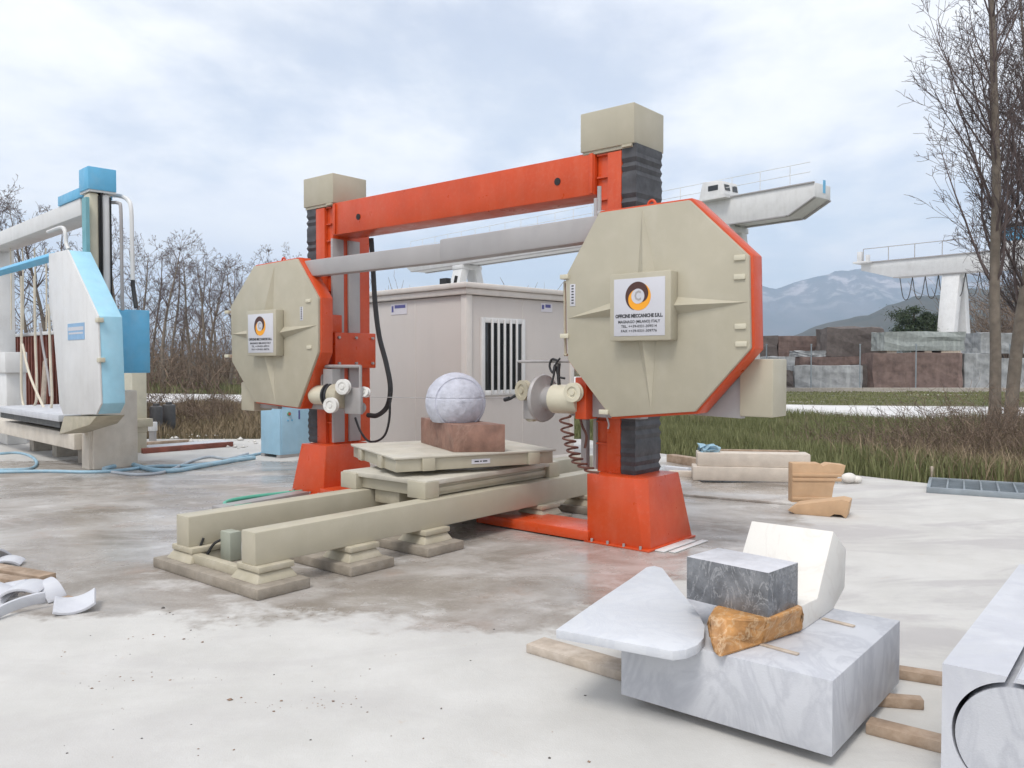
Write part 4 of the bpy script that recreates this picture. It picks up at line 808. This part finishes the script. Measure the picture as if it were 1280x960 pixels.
# ------------------------------------------------------------ trees
def segs_mesh(name, segs, sides=5):
    A_ = np.array([(*s[0], *s[1], s[2], s[3]) for s in segs]); p0, p1, r0, r1 = A_[:,:3], A_[:,3:6], A_[:,6], A_[:,7]; n = len(A_)
    t = p1-p0; t /= np.linalg.norm(t, axis=1)[:,None]+1e-9; h = np.where(np.abs(t[:,2:3]) < .9, [[0,0,1.]], [[1.,0,0]]); u = np.cross(h, t); u /= np.linalg.norm(u, axis=1)[:,None]+1e-9; w = np.cross(t, u)
    V = np.zeros((n, 2*sides, 3))
    for k in range(sides):
        d = np.cos(2*np.pi*k/sides)*u+np.sin(2*np.pi*k/sides)*w; V[:,k] = p0+d*r0[:,None]; V[:,sides+k] = p1+d*r1[:,None]
    base = (np.arange(n)*2*sides)[:,None]; Fs = np.concatenate([base+np.array([k, (k+1) % sides, sides+(k+1) % sides, sides+k]) for k in range(sides)], 0)
    me = npmesh(name, V.reshape(-1, 3), Fs); me.polygons.foreach_set('use_smooth', [True]*len(me.polygons)); return me
def norm(v): return v/(np.linalg.norm(v)+1e-9)
def grow_branch(r2, p, d, L, r, lvl, out, cfg):
    n = max(3, int(L/cfg['step'][lvl])); st = L/n; kids = cfg['kids'][lvl]; pts = [p]
    for k in range(n):
        d = norm(d+r2.normal(0, cfg['wob'][lvl], 3)+np.array([0, 0, cfg['up'][lvl]])); q = p+d*st; ra, rb = r*(1-.85*k/n), r*(1-.85*(k+1)/n)
        out[min(lvl, 1)].append((p, q, max(ra, cfg['rmin']), max(rb, cfg['rmin']))); p = q
        if lvl < cfg['lv'] and k/n >= cfg['start'][lvl]:
            for _ in range(r2.poisson(kids/n)):
                ax = norm(np.cross(d, r2.normal(0, 1, 3))); an = R(r2.uniform(*cfg['ang'][lvl])); nd = norm(d*math.cos(an)+ax*math.sin(an))
                grow_branch(r2, p, nd, L*cfg['ratio'][lvl]*r2.uniform(.6, 1.15)*(1.15-.75*k/n), rb*cfg.get('thin', .5), lvl+1, out, cfg)
def bare_tree(seed, H, r, cfg, stems=1, spread=.0):
    r2 = np.random.default_rng(seed); out = [[], []]
    for s_ in range(stems):
        an = 2*math.pi*s_/max(1, stems)+.4; p = np.array([math.cos(an)*spread, math.sin(an)*spread, -.1]) if stems > 1 else np.array([0, 0, -.1])
        grow_branch(r2, p, norm(np.array([r2.normal(0, .03), r2.normal(0, .03), 1])), H*r2.uniform(.9, 1.05), r*r2.uniform(.85, 1.1), 0, out, cfg)
    return segs_mesh('trunk', out[0], 8), segs_mesh('branches', out[1], 3)
far_cfg = dict(step=[.9, .45, .3, .25], kids=[36, 12, 5, 0], wob=[.05, .12, .16, .2], up=[.03, .06, .05, .02], start=[.22, .15, .1, 0], ang=[(25, 60), (25, 55), (25, 60), (0, 0)], ratio=[.30, .45, .5, 0], lv=3, rmin=.008)
variants = [bare_tree(20+k, 1.0*10, .15, far_cfg) for k in range(5)]
for me_t, me_b in variants: me_t.materials.append(bark); me_b.materials.append(twigm)
def far_tree(k, px, ytop, dist, lab, rot):
    p = D(px, 452, dist); h = D(px, ytop, dist)[2]; s_ = h/10.0
    t = thing('bare_tree', lab, 'tree', (p[0], p[1], -.06), rot, 'bare trees beyond the road'); t.scale = (s_, s_, s_); a, b_ = variants[k % 5]; link('trunk', a, None, t); link('branches', b_, None, t)
LT = 'tall leafless tree in the row beyond the white road'
for k, (px, yt, d) in enumerate([(12,236,44),(36,262,47),(62,250,50),(88,270,46),(150,285,48),(172,300,45),(190,318,52),(206,290,44),(222,330,55),(238,320,46),(256,312,48),(270,335,56),(286,322,47),(303,328,50),(322,335,45),(345,330,52),(372,325,49),(-20,250,46),(118,280,53),(182,305,58),(214,312,60),(246,325,62),(262,318,53),(295,332,60),(334,322,58)]):
    far_tree(k, px, yt, d, LT, k*1.7)
# undergrowth under the far trees
def bush_mesh(name, n, w, h, seed, rad=.008, arch=.5, depth=None):
    r2 = np.random.default_rng(seed); sg = []
    for k in range(n):
        p = np.array([r2.uniform(-w, w), r2.uniform(-(depth or w), depth or w), -.05]); d = norm(np.array([r2.normal(0, .45), r2.normal(0, .45), 1])); L = h*r2.uniform(.4, 1.15); m = 6; r = rad*r2.uniform(.6, 1.5); bend = norm(np.array([r2.normal(), r2.normal(), -.4]))*arch/m
        for i in range(m):
            q = p+d*L/m; sg.append((p, q, r*(1-.8*i/m), r*(1-.8*(i+1)/m))); d = norm(d+bend+r2.normal(0, .10, 3))
            if i > 1 and r2.uniform() < .7:
                e = norm(d+r2.normal(0, .6, 3)); p2 = q
                for _ in range(3): q2_ = p2+e*L/m*.6; sg.append((p2, q2_, r*.5, r*.3)); p2 = q2_; e = norm(e+r2.normal(0, .2, 3))
            p = q
    return segs_mesh(name, sg, 3)
for i, (px, d, w, h, n, lab) in enumerate([(1130, 14.0, 1.3, .8, 220, 'brown leafless bramble thicket left of the twin tree trunks'), (1240, 14.5, 1.5, 1.15, 420, 'dense brown bramble thicket around the foot of the twin trunks'), (1310, 13.5, 1.4, 1.2, 300, 'brown brambles at the outer side of the twin trunks'), (1045, 14.8, .9, .6, 80, 'sparse tuft of dry brown stalks in the meadow grass'), (1195, 13.0, 1.0, .7, 220, 'low brown brambles behind the metal grating')]):
    p = D(px, 452, d); o = link('bramble_bush', bush_mesh('bramble_bush', n, w, h, 40+i, .007, .8), bramble); o.location = (p[0], p[1], -.06); tag(o, lab, 'bush', 'brambles under the tree')
for i, (px, d, w, h, n, lab) in enumerate([(205, 23, 2.0, 1.3, 260, 'brown thicket of dry stems behind the black drums'), (262, 24, 2.2, .8, 260, 'low brown thicket between the drums and the blue cabinet'), (310, 22, 1.8, .8, 200, 'low brown thicket beside the blue cabinet'), (215, 46, 4, 3.5, 260, 'tall brown undergrowth below the row of bare trees'), (270, 58, 6, 3.2, 260, 'distant brown undergrowth at the far side of the field')]):
    p = D(px, 452, d); o = link('thicket', bush_mesh('thicket', n, w, h, 60+i, .010 if d < 30 else .03, .8), bramble); o.location = (p[0], p[1], -.06); tag(o, lab, 'bush', 'dry thickets behind the yard')
wd = bush_mesh('far_woodland', 1500, 60, 9, 77, .05, .25, 12); o = link('far_woodland', wd, bramble); o.location = (-50, 105, -.06); tag(o, 'far brown leafless woodland along the horizon', 'woodland', kind='stuff')
wd2 = bush_mesh('brown_woodland', 2600, 11, 11, 78, .05, .25, 8); o = link('brown_woodland', wd2, bramble); p = D(1262, 452, 92); o.location = (p[0]+11, p[1], -.06); tag(o, 'brown leafless woodland behind the far gantry crane', 'woodland', kind='stuff')
# the big leafless tree on the right: two stems
near_cfg = dict(step=[.45, .26, .17, .11], kids=[84, 24, 7, 0], wob=[.02, .06, .11, .16], up=[.03, .085, .05, .03], start=[.14, .10, .1, 0], ang=[(22, 46), (22, 48), (25, 60), (0, 0)], ratio=[.235, .38, .42, 0], lv=3, rmin=.0042, thin=.36)
def big_tree(px, dist, H, r, seed, lab, lean):
    p = D(px, 452, dist); tm, bm2 = bare_tree(seed, H, r, near_cfg); tm.materials.append(bark); bm2.materials.append(twigm)
    t = thing('bare_tree', lab, 'tree', (p[0], p[1], -.06), 0.0); t.rotation_euler = (lean[1], lean[0], .5); link('trunk', tm, None, t); link('branches', bm2, None, t)
big_tree(1243, 16.0, 13.5, .115, 101, 'leafless tree with the slimmer trunk of the pair by the yard edge', (R(-.5), 0)); big_tree(1262, 16.5, 14.0, .13, 107, 'leafless tree with the thicker trunk of the pair by the yard edge', (R(1.5), 0))
big_tree(1304, 18.5, 12.0, .10, 113, 'leafless tree at the outer side of the trunk pair', (R(1), 0))
# a young branchy sapling leaning left below the trunks
def evergreen(px, ytop, dist, w, lab, seed, ybot=425):
    r2 = np.random.default_rng(seed); p = D(px, 452, dist); h = D(px, ytop, dist)[2]; t = thing('evergreen_tree', lab, 'tree', (p[0], p[1], -.06), 0)
    sg = [(np.array([0,0,-.1]), np.array([.1,0,h*.5]), .28, .2), (np.array([.1,0,h*.5]), np.array([0,.1,h*.9]), .2, .05)]
    cl = []
    for k in range(26):
        c = np.array([r2.normal(0, w*.42), r2.normal(0, w*.35), h*r2.uniform(.42, .93)]); c[:2] *= (1.15-.5*abs(c[2]/h-.62)/.4); sg.append((np.array([0, 0, h*.4+.2*c[2]]), c, .07, .02)); cl.append((c, r2.uniform(.5, 1.0)*w*.28))
    V = []; Fs = []
    for c, rr in cl:
        n = 420; q = c+r2.normal(0, 1, (n, 3))*rr*np.array([.62, .62, .42]); a = r2.normal(0, 1, (n, 3)); b_ = r2.normal(0, 1, (n, 3)); a /= np.linalg.norm(a, axis=1)[:,None]; b_ /= np.linalg.norm(b_, axis=1)[:,None]; s_ = r2.uniform(.07, .16, n)[:,None]
        o_ = sum(len(v) for v in V); V.append(np.stack([q-a*s_, q+b_*s_*.6, q+a*s_], 1).reshape(-1, 3)); Fs.append(o_+np.arange(n*3).reshape(-1, 3))
    link('trunk', segs_mesh('trunk', sg, 6), bark, t); link('crown', npmesh('crown', np.concatenate(V), np.concatenate(Fs)), leafdark, t)
evergreen(1142, 380, 62, 2.3, 'dark green bushy evergreen tree beside the far gantry leg', 5); evergreen(1166, 384, 66, 1.8, 'smaller dark evergreen tree behind the far gantry leg', 6)

# ------------------------------------------------------------ stones in the foreground
BZ = .05
p0, pl3, pr3 = G(1040, 947, BZ), G(767, 874, BZ), G(1143, 858, BZ)
e1 = (pl3-p0)[:2]; e2 = (pr3-p0)[:2]; l1, l2 = np.linalg.norm(e1), np.linalg.norm(e2); azb = math.atan2(e2[1], e2[0]); az1 = math.atan2(e1[1], e1[0]); mid = (azb+az1)/2
S1 = Frame(p0, math.degrees(mid-math.pi/4))  # x along the right-hand side, y along the front
mb = MB().box(0, l2, 0, l1, BZ, .353).build('marble_block', marble, None, .004); mb.location = tuple(S1.o); mb.rotation_euler = (0, 0, S1.ang); tag(mb, 'large square grey-white marble block with loose stones piled on top', 'stone block')
TZ = .3535
def bearer(pa, pb, w, h, lab, mt=wood): return bar_on_ground('timber_bearer', mt, pa, pb, w, h, 0, lab, 'timber', None, .006)
bearer((1085, 913), (1190, 940), .09, .049, 'timber bearer under the near corner between the two marble blocks'); bearer((1085, 880), (1153, 885), .06, .049, 'short timber stub sticking out under the marble block'); bearer((1105, 843), (1200, 858), .08, .049, 'timber bearer under the far corner between the two marble blocks')
bearer((669, 811), (800, 850), .16, .049, 'flat board sticking out under the curved marble offcut', paleplank); bearer((800, 868), (1010, 925), .08, .0495, 'timber bearer hidden below the front edge of the marble block')
# curved triangular offcut lying on the block
poly = [(695,787),(745,752),(790,722),(808,709),(818,707),(828,710),(842,728),(858,748),(874,768),(881,783),(880,797),(872,806),(858,812),(841,814)]
P = [G(px, py, .394) for px, py in poly]; oc = MB().prism([(q[0], q[1], .354) for q in P], (0, 0, .040)).build('marble_offcut', slabmarble, None, .002, tri=True); tag(oc, 'curved triangular pale marble slab offcut overhanging the large block', 'stone slab')
ck = MB(); a, b_ = G(800, 816, .376), G(836, 822, .376)
# white block leaning behind, as a prism with its side face to the right
base = G(1004, 788, TZ); Sx, Sy = S1.X, S1.Y
def on_side(px, py, org, n):               # vertical plane through org with normal n
    d = ray(px, py); return CAM+((org-CAM)@n)/(d@n)*d
sidepx = [(1004,788),(1042,764),(1056,735),(1058,686),(1042,664),(1022,748),(1003,757)]
W_ = [on_side(px, py, base, -Sy) for px, py in sidepx]
zmin = min(q[2] for q in W_); 
for q in W_[:2]: q[2] = TZ
wb = MB().prism(W_, Sy*.43).build('marble_block', whitemarble, None, .006, tri=True); tag(wb, 'bright white veined marble block leaning behind the dark block', 'stone block')
# honey onyx lump
bm = bmesh.new(); base = [(884,772),(898,822),(953,806),(1004,789),(1003,757),(960,750),(905,752)]
bot = [G(px, py, TZ) for px, py in ((893,818),(900,823),(953,806),(1003,789),(990,778),(940,775),(893,800))]; Zo = .485
top = [G(px, py, Zo) for px, py in ((884,771),(905,772),(962,774),(1004,758),(985,748),(930,748),(893,757))]
midr = [(a*.5+b_*.5)+np.array([rng.normal(0, .005), rng.normal(0, .005), rng.normal(0, .004)]) for a, b_ in zip(bot, top)]
ox = MB().loft([bot, midr, top]); me = ox.mesh('onyx_lump', .012, 20); bm.from_mesh(me); bmesh.ops.triangulate(bm, faces=bm.faces); bmesh.ops.subdivide_edges(bm, edges=bm.edges[:], cuts=2)
for v in bm.verts:
    if TZ+.012 < v.co.z < Zo-.012: v.co += Vector(rng.normal(0, .004, 3))
bm.to_mesh(me); bm.free(); o = link('onyx_lump', me, onyx); tag(o, 'rough honey-brown onyx lump under the dark marble block', 'stone')
# dark marble block on top
k0, kl, kr = G(960, 772, Zo), G(853, 749, Zo), G(1003, 757.5, Zo); ka = math.atan2((kr-k0)[1], (kr-k0)[0]); kb = math.atan2((kl-k0)[1], (kl-k0)[0]); K = Frame(k0, math.degrees((ka+kb)/2-math.pi/4))
kd, kw_ = np.linalg.norm((kr-k0)[:2]), np.linalg.norm((kl-k0)[:2]); db = MB().box(0, kd, 0, kw_, Zo-.004, Zo+.196).build('marble_block', darkmarble, None, .003); db.data.materials.append(mat('pale_top_marble', (.55, .55, .58), .5, var=.1, vs=8, dirt=.4, dcol=(.28,.28,.3), ds=6, bump=.1))
for f in db.data.polygons: f.material_index = 1 if f.normal.z > .9 else 0  # upward face takes a paler material than the sides
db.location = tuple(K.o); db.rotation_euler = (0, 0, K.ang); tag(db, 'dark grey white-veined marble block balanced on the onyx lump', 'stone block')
for i, (pa, pb) in enumerate((((950, 806), (998, 819)), ((1028, 774), (1068, 784)))):
    a, b_ = G(*pa, TZ), G(*pb, TZ); d = b_-a; o = MB().box(0, np.linalg.norm(d), -.012, .012, 0, .008).build('lath', paleplank, None, .002); o.location = tuple(a); o.rotation_euler = (0, 0, math.atan2(d[1], d[0])); tag(o, ('thin lath strip under the onyx lump on the marble block', 'thin lath strip under the white block on the marble block')[i], 'lath')
# block with a sawn round core at the right edge
ZT = .50; c0 = G(1178, 829, ZT); c1 = G(1276, 703, ZT); N_ = Frame(c0, math.degrees(math.atan2((c1-c0)[1], (c1-c0)[0]))-90)   # x along the front face, y away
rc_, zc_, xc_ = .212, .272, .245; wdt = .62
cut = [(xc_+.05+rc_*0, ZT)]
ring = [(xc_+(rc_)*math.cos(t), zc_+(rc_)*math.sin(t)) for t in np.linspace(R(96), R(96-353), 64)]
outer = [(0, .045), (wdt, .045), (wdt, ZT), (ring[0][0]+.012, ZT)]+[(ring[0][0]+.004, ring[0][1])]+ring+[(ring[-1][0], ring[-1][1])]+[(ring[-1][0]+.008, ZT), (0, ZT)]
cbk = MB().prism_y(outer, 0, 1.9).build('cored_marble_block', marble2, None, 0, tri=True); cbk.location = tuple(N_.o); cbk.rotation_euler = (0, 0, N_.ang); tag(cbk, 'long banded marble block sawn around a round core at the yard front', 'stone block')
core = MB().spin((0,0,0), (0,1,0), [(0,.001),(0,rc_-.011),(1.88,rc_-.011),(1.88,.001)], 64).build('marble_core', marble, None, smooth=40); w = N_.w(xc_, .004, zc_-.009); core.location = tuple(w); core.rotation_euler = (0, 0, N_.ang); tag(core, 'round marble core sawn free inside the banded block', 'stone cylinder')

# ------------------------------------------------------------ ochre stones, beams, grating at the far right edge
OF = Frame(G(990, 631), -3)
x1_ = OF.yp(1050, 600, 0)[0]; hh = OF.yp(990, 579, 0)[2]
prof = [(0,0),(.41,0),(.425,.06),(.44,.09),(.455,.2),(.48,.29),(.52,.33),(.56,.345),(.575,.40),(.585,hh-.02),(.40,hh),(.34,hh-.03),(.30,hh),(0,hh)]
oc = MB().prism_y(prof, 0, .16); 
for z in (.055, hh-.15, hh-.20): oc.box(0.0, .44+.1*(z > .2), -.012, 0.001, z, z+.035)
o = oc.build('cornice_stone', ochre, None, .006, tri=True); o.location = tuple(OF.o); o.rotation_euler = (0, 0, OF.ang); tag(o, 'upright ochre cornice stone with moulded profile on the white yard', 'carved stone')
OW = Frame(G(1058, 648), -28)
fl = [(-.58, .035), (-.50, .0), (-.16, .0), (-.12, .03), (-.05, .03), (-.015, 0), (0, 0), (.03, .175), (-.05, .19), (-.50, .10)]
o = MB().prism_y(fl, 0, .26).build('cornice_stone', ochre, None, .008, tri=True); o.location = tuple(OW.o); o.rotation_euler = (0, 0, OW.ang); tag(o, 'ochre wedge-shaped cornice piece lying in front of the upright one', 'carved stone')
SF = Frame(G(866, 603), -9)
x1_ = SF.yp(1000, 600, 0)[0]; zq = SF.yp(880, 586, 0)[2]; zr = SF.yp(880, 569, 0)[2]
for nm, xa, xb, ya, yb2, za, zb2, lab in (('stone_beam', 0, 1.55, 0, .34, .028, .028+zq, 'lower dusty limestone beam behind the upright cornice stone'), ('stone_beam', .06, 1.5, .04, .36, .0285+zq, .0285+zq+(zr-zq), 'upper dusty limestone beam lying on the lower beam')):
    o = MB().box(xa, xb, ya, yb2, za, zb2).build(nm, dustybeam, None, .012); o.location = tuple(SF.o); o.rotation_euler = (0, 0, SF.ang); tag(o, lab, 'stone beam', 'dusty stone beams'); BT = zb2
o = MB().box(.12, 1.4, .3, .36, 0, .02).build('lath', wood, None, .003); o.location = tuple(SF.w(0, 0, BT)); o.rotation_euler = (0, 0, SF.ang); tag(o, 'thin wooden lath on top of the dusty stone beams', 'lath')
sgm = rough(.24, .18, .09, 31, .025); o = link('blue_cloth', sgm, bluehose); o.location = tuple(SF.w(.22, .18, BT-.004)); tag(o, 'crumpled blue and white rag on the end of the stone beams', 'rag')
bar_on_ground('timber_beam', wood, (838, 577), (880, 584), .16, .12, 0, 'brown timber beam behind the stone beams by the meadow', 'timber'); bar_on_ground('stone_bar', dustybeam, (836, 597), (868, 598), .12, .10, 0, 'pale stone bar beside the orange column base', 'stone bar'); bar_on_ground('stone_bar', slabmarble, (832, 590), (862, 593), .10, .09, 0, 'white stone offcut behind the pale stone bar', 'stone bar')
for px, lab in ((1061, 'white egg-shaped stone at the end of the stone beams'), (1071, 'smaller white rounded stone beside the egg-shaped stone')):
    p = G(px, 604); r_ = .07 if px < 1065 else .05; o = MB().spin((0,0,0), (1,.2,0), [(r_*1.5*math.cos(t), r_*math.sin(t)) for t in np.linspace(math.pi-.02, .02, 14)], 16).build('rounded_stone', whitemarble, None, smooth=60); o.location = (p[0], p[1], r_*.97); tag(o, lab, 'stone')
ga, gb_ = G(1158, 616), G(1290, 625); d = gb_-ga; GF = Frame(ga, math.degrees(math.atan2(d[1], d[0]))); gl = 1.9
gt = thing('metal_grating', 'grey-blue galvanised grating panel lying at the edge of the yard', 'grating', GF.o, GF.ang)
gy = 1.0; fm = MB()
for y in (0, gy-.04): fm.box(0, gl, y, y+.04, .0, .07)
for x in (0, gl-.04): fm.box(x, x+.04, .04, gy-.04, 0, .07)
fm.build('frame', galv, gt, .003)
for k in range(9): x = .04+(gl-.08)*(k+1)/10; box('bar', galv, gt, x-.01, x+.01, .04, gy-.04, .005, .072, .002)
fb = MB()
for k in range(14): y = .06+(gy-.12)*k/13; fb.box(.04, gl-.04, y-.003, y+.003, .0, .04)
fb.build('mesh_bars', galv, gt); MB().box(.03, gl-.03, .03, gy-.03, .0, .012).build('shade_sheet', mat('grating_shadow_sheet', (.16, .19, .22), .6), gt)  # thin dark sheet added to paint the shade between the bars
p = G(1174, 604); o = MB().hexa([(-.02,-.02,-.1),(.02,-.02,-.1),(.02,.02,-.1),(-.02,.02,-.1)], [(-.018,-.018,.19),(.02,-.018,.19),(.02,.018,.2),(-.018,.018,.19)]).build('stake', paleplank, None, .003); o.location = (p[0], p[1]+.2, 0); tag(o, 'short wooden stake beside the metal grating', 'stake')

# ------------------------------------------------------------ curved marble offcuts on boards, left foreground
bar_on_ground('board', wood, (-40, 722), (66, 738), .10, .05, 0, 'brown board under the curved marble offcuts', 'board'); bar_on_ground('board', wood, (-30, 710), (60, 726), .13, .045, 0, 'second brown board behind the curved offcuts', 'board'); bar_on_ground('board', wood, (60, 745), (88, 752), .05, .03, 0, 'short dark stick beside the curved offcuts', 'stick')
def shell(c, r, a0, a1, w, t, tilt, rotz, lab):
    n = 14; an = np.linspace(a0, a1, n); m = MB(); rings = []
    for a in an: rings.append([((r)*math.cos(a), -w/2, r*math.sin(a)), ((r)*math.cos(a), w/2, r*math.sin(a)), ((r+t)*math.cos(a), w/2, (r+t)*math.sin(a)), ((r+t)*math.cos(a), -w/2, (r+t)*math.sin(a))])
    m.loft(rings); me = m.mesh('marble_shell', .002, 40); o = link('marble_shell', me, marble2); o.rotation_euler = (tilt[0], tilt[1], rotz)
    mtx = o.rotation_euler.to_matrix(); zmin = min((mtx@v.co).z for v in me.vertices); ctr = sum((mtx@v.co for v in me.vertices), Vector())/len(me.vertices)
    o.location = (c[0]-ctr.x, c[1]-ctr.y, c[2]-zmin); return tag(o, lab, 'stone offcut', 'curved marble offcuts')
shell(G(22, 768), .34, .35, 1.35, .07, .02, (R(80), 0), R(200), 'long curved marble strip standing on edge in front of the other offcuts')
shell(G(94, 762), .22, 4.15, 5.25, .24, .018, (R(9), R(-8)), R(25), 'square curved marble shell lying apart from the pile')
shell(G(62, 750), .15, .7, 2.2, .12, .018, (R(14), R(18)), R(-35), 'narrow curved marble shell between the strip and the lone shell')
shell(G(30, 744, .05), .18, .9, 2.3, .20, .018, (R(4), R(-4)), R(5), 'curved marble shell lying on the brown board')
shell(G(2, 752, .0), .16, 0.3, 1.7, .20, .018, (R(20), R(-40)), R(70), 'upright curved marble shell leaning at the edge of the pile')
shell(G(14, 747, .0), .13, 0.3, 1.6, .14, .016, (R(-20), R(-60)), R(110), 'small steep marble shell wedged behind the long strip')
shell(G(13, 706, .0), .16, 1.0, 2.1, .14, .018, (R(5), R(6)), R(15), 'curved marble shell lying behind the boards')
shell(G(-8, 702, .0), .16, .8, 2.2, .16, .018, (R(-10), R(16)), R(60), 'broken marble shell behind the boards at the edge of the yard')

# ------------------------------------------------------------ crumbs and chips on the yard
def chips(name, pts, size, mt, lab, flat=.5):
    n = len(pts); ang = rng.uniform(0, 6.28, n); s_ = size*rng.lognormal(0, .5, n); base = np.array([[1,0,0],[0,1,0],[-1,0,0],[0,-1,0],[0,0,1],[0,0,-.3]], float); V = np.zeros((n, 6, 3)); 
    for k in range(6):
        j = rng.uniform(.6, 1.3, n); x, y = base[k,0]*j, base[k,1]*j; V[:,k,0] = pts[:,0]+s_*(x*np.cos(ang)-y*np.sin(ang)); V[:,k,1] = pts[:,1]+s_*(x*np.sin(ang)+y*np.cos(ang)); V[:,k,2] = s_*flat*(base[k,2]*j+.2)
    fs = np.array([(0,1,4),(1,2,4),(2,3,4),(3,0,4),(1,0,5),(2,1,5),(3,2,5),(0,3,5)]); Fc = (np.arange(n)[:,None,None]*6+fs[None]).reshape(-1, 3)
    return tag(link(name, npmesh(name, V.reshape(-1, 3), Fc), mt), lab, 'debris', kind='stuff')
def around(cs, n, s_): 
    c = np.array([G(*q)[:2] for q in cs]); i = rng.integers(0, len(c), n); return c[i]+rng.normal(0, 1, (n, 2))*np.array([s_, s_*.45])
near = np.array([G(px, py)[:2] for px, py in zip(rng.uniform(-20, 760, 320), 770+200*rng.uniform(0, 1, 320)**1.1)])
chips('stone_crumbs', np.concatenate([near[:40], around([(170,795),(210,800),(380,878),(130,885),(330,880),(240,850),(160,845),(410,880)], 60, .12)]), .0045, mat('brown_crumbs', (.30, .20, .14), .9, island=.4), 'brown stone crumbs strewn over the white dusty yard')
chips('dark_crumbs', np.concatenate([near[290:], around([(115,860),(195,765),(590,820),(1175,875)], 14, .12)]), .005, mat('dark_crumbs', (.12, .11, .10), .9, island=.4), 'dark pebbles strewn over the white dusty yard')
chips('marble_chips', around([(250,560),(275,553),(300,558),(285,550),(215,548),(245,545),(310,552),(200,552)], 70, .5), .04, whitemarble, 'white marble chips dumped along the edge of the yard by the weeds', .7)
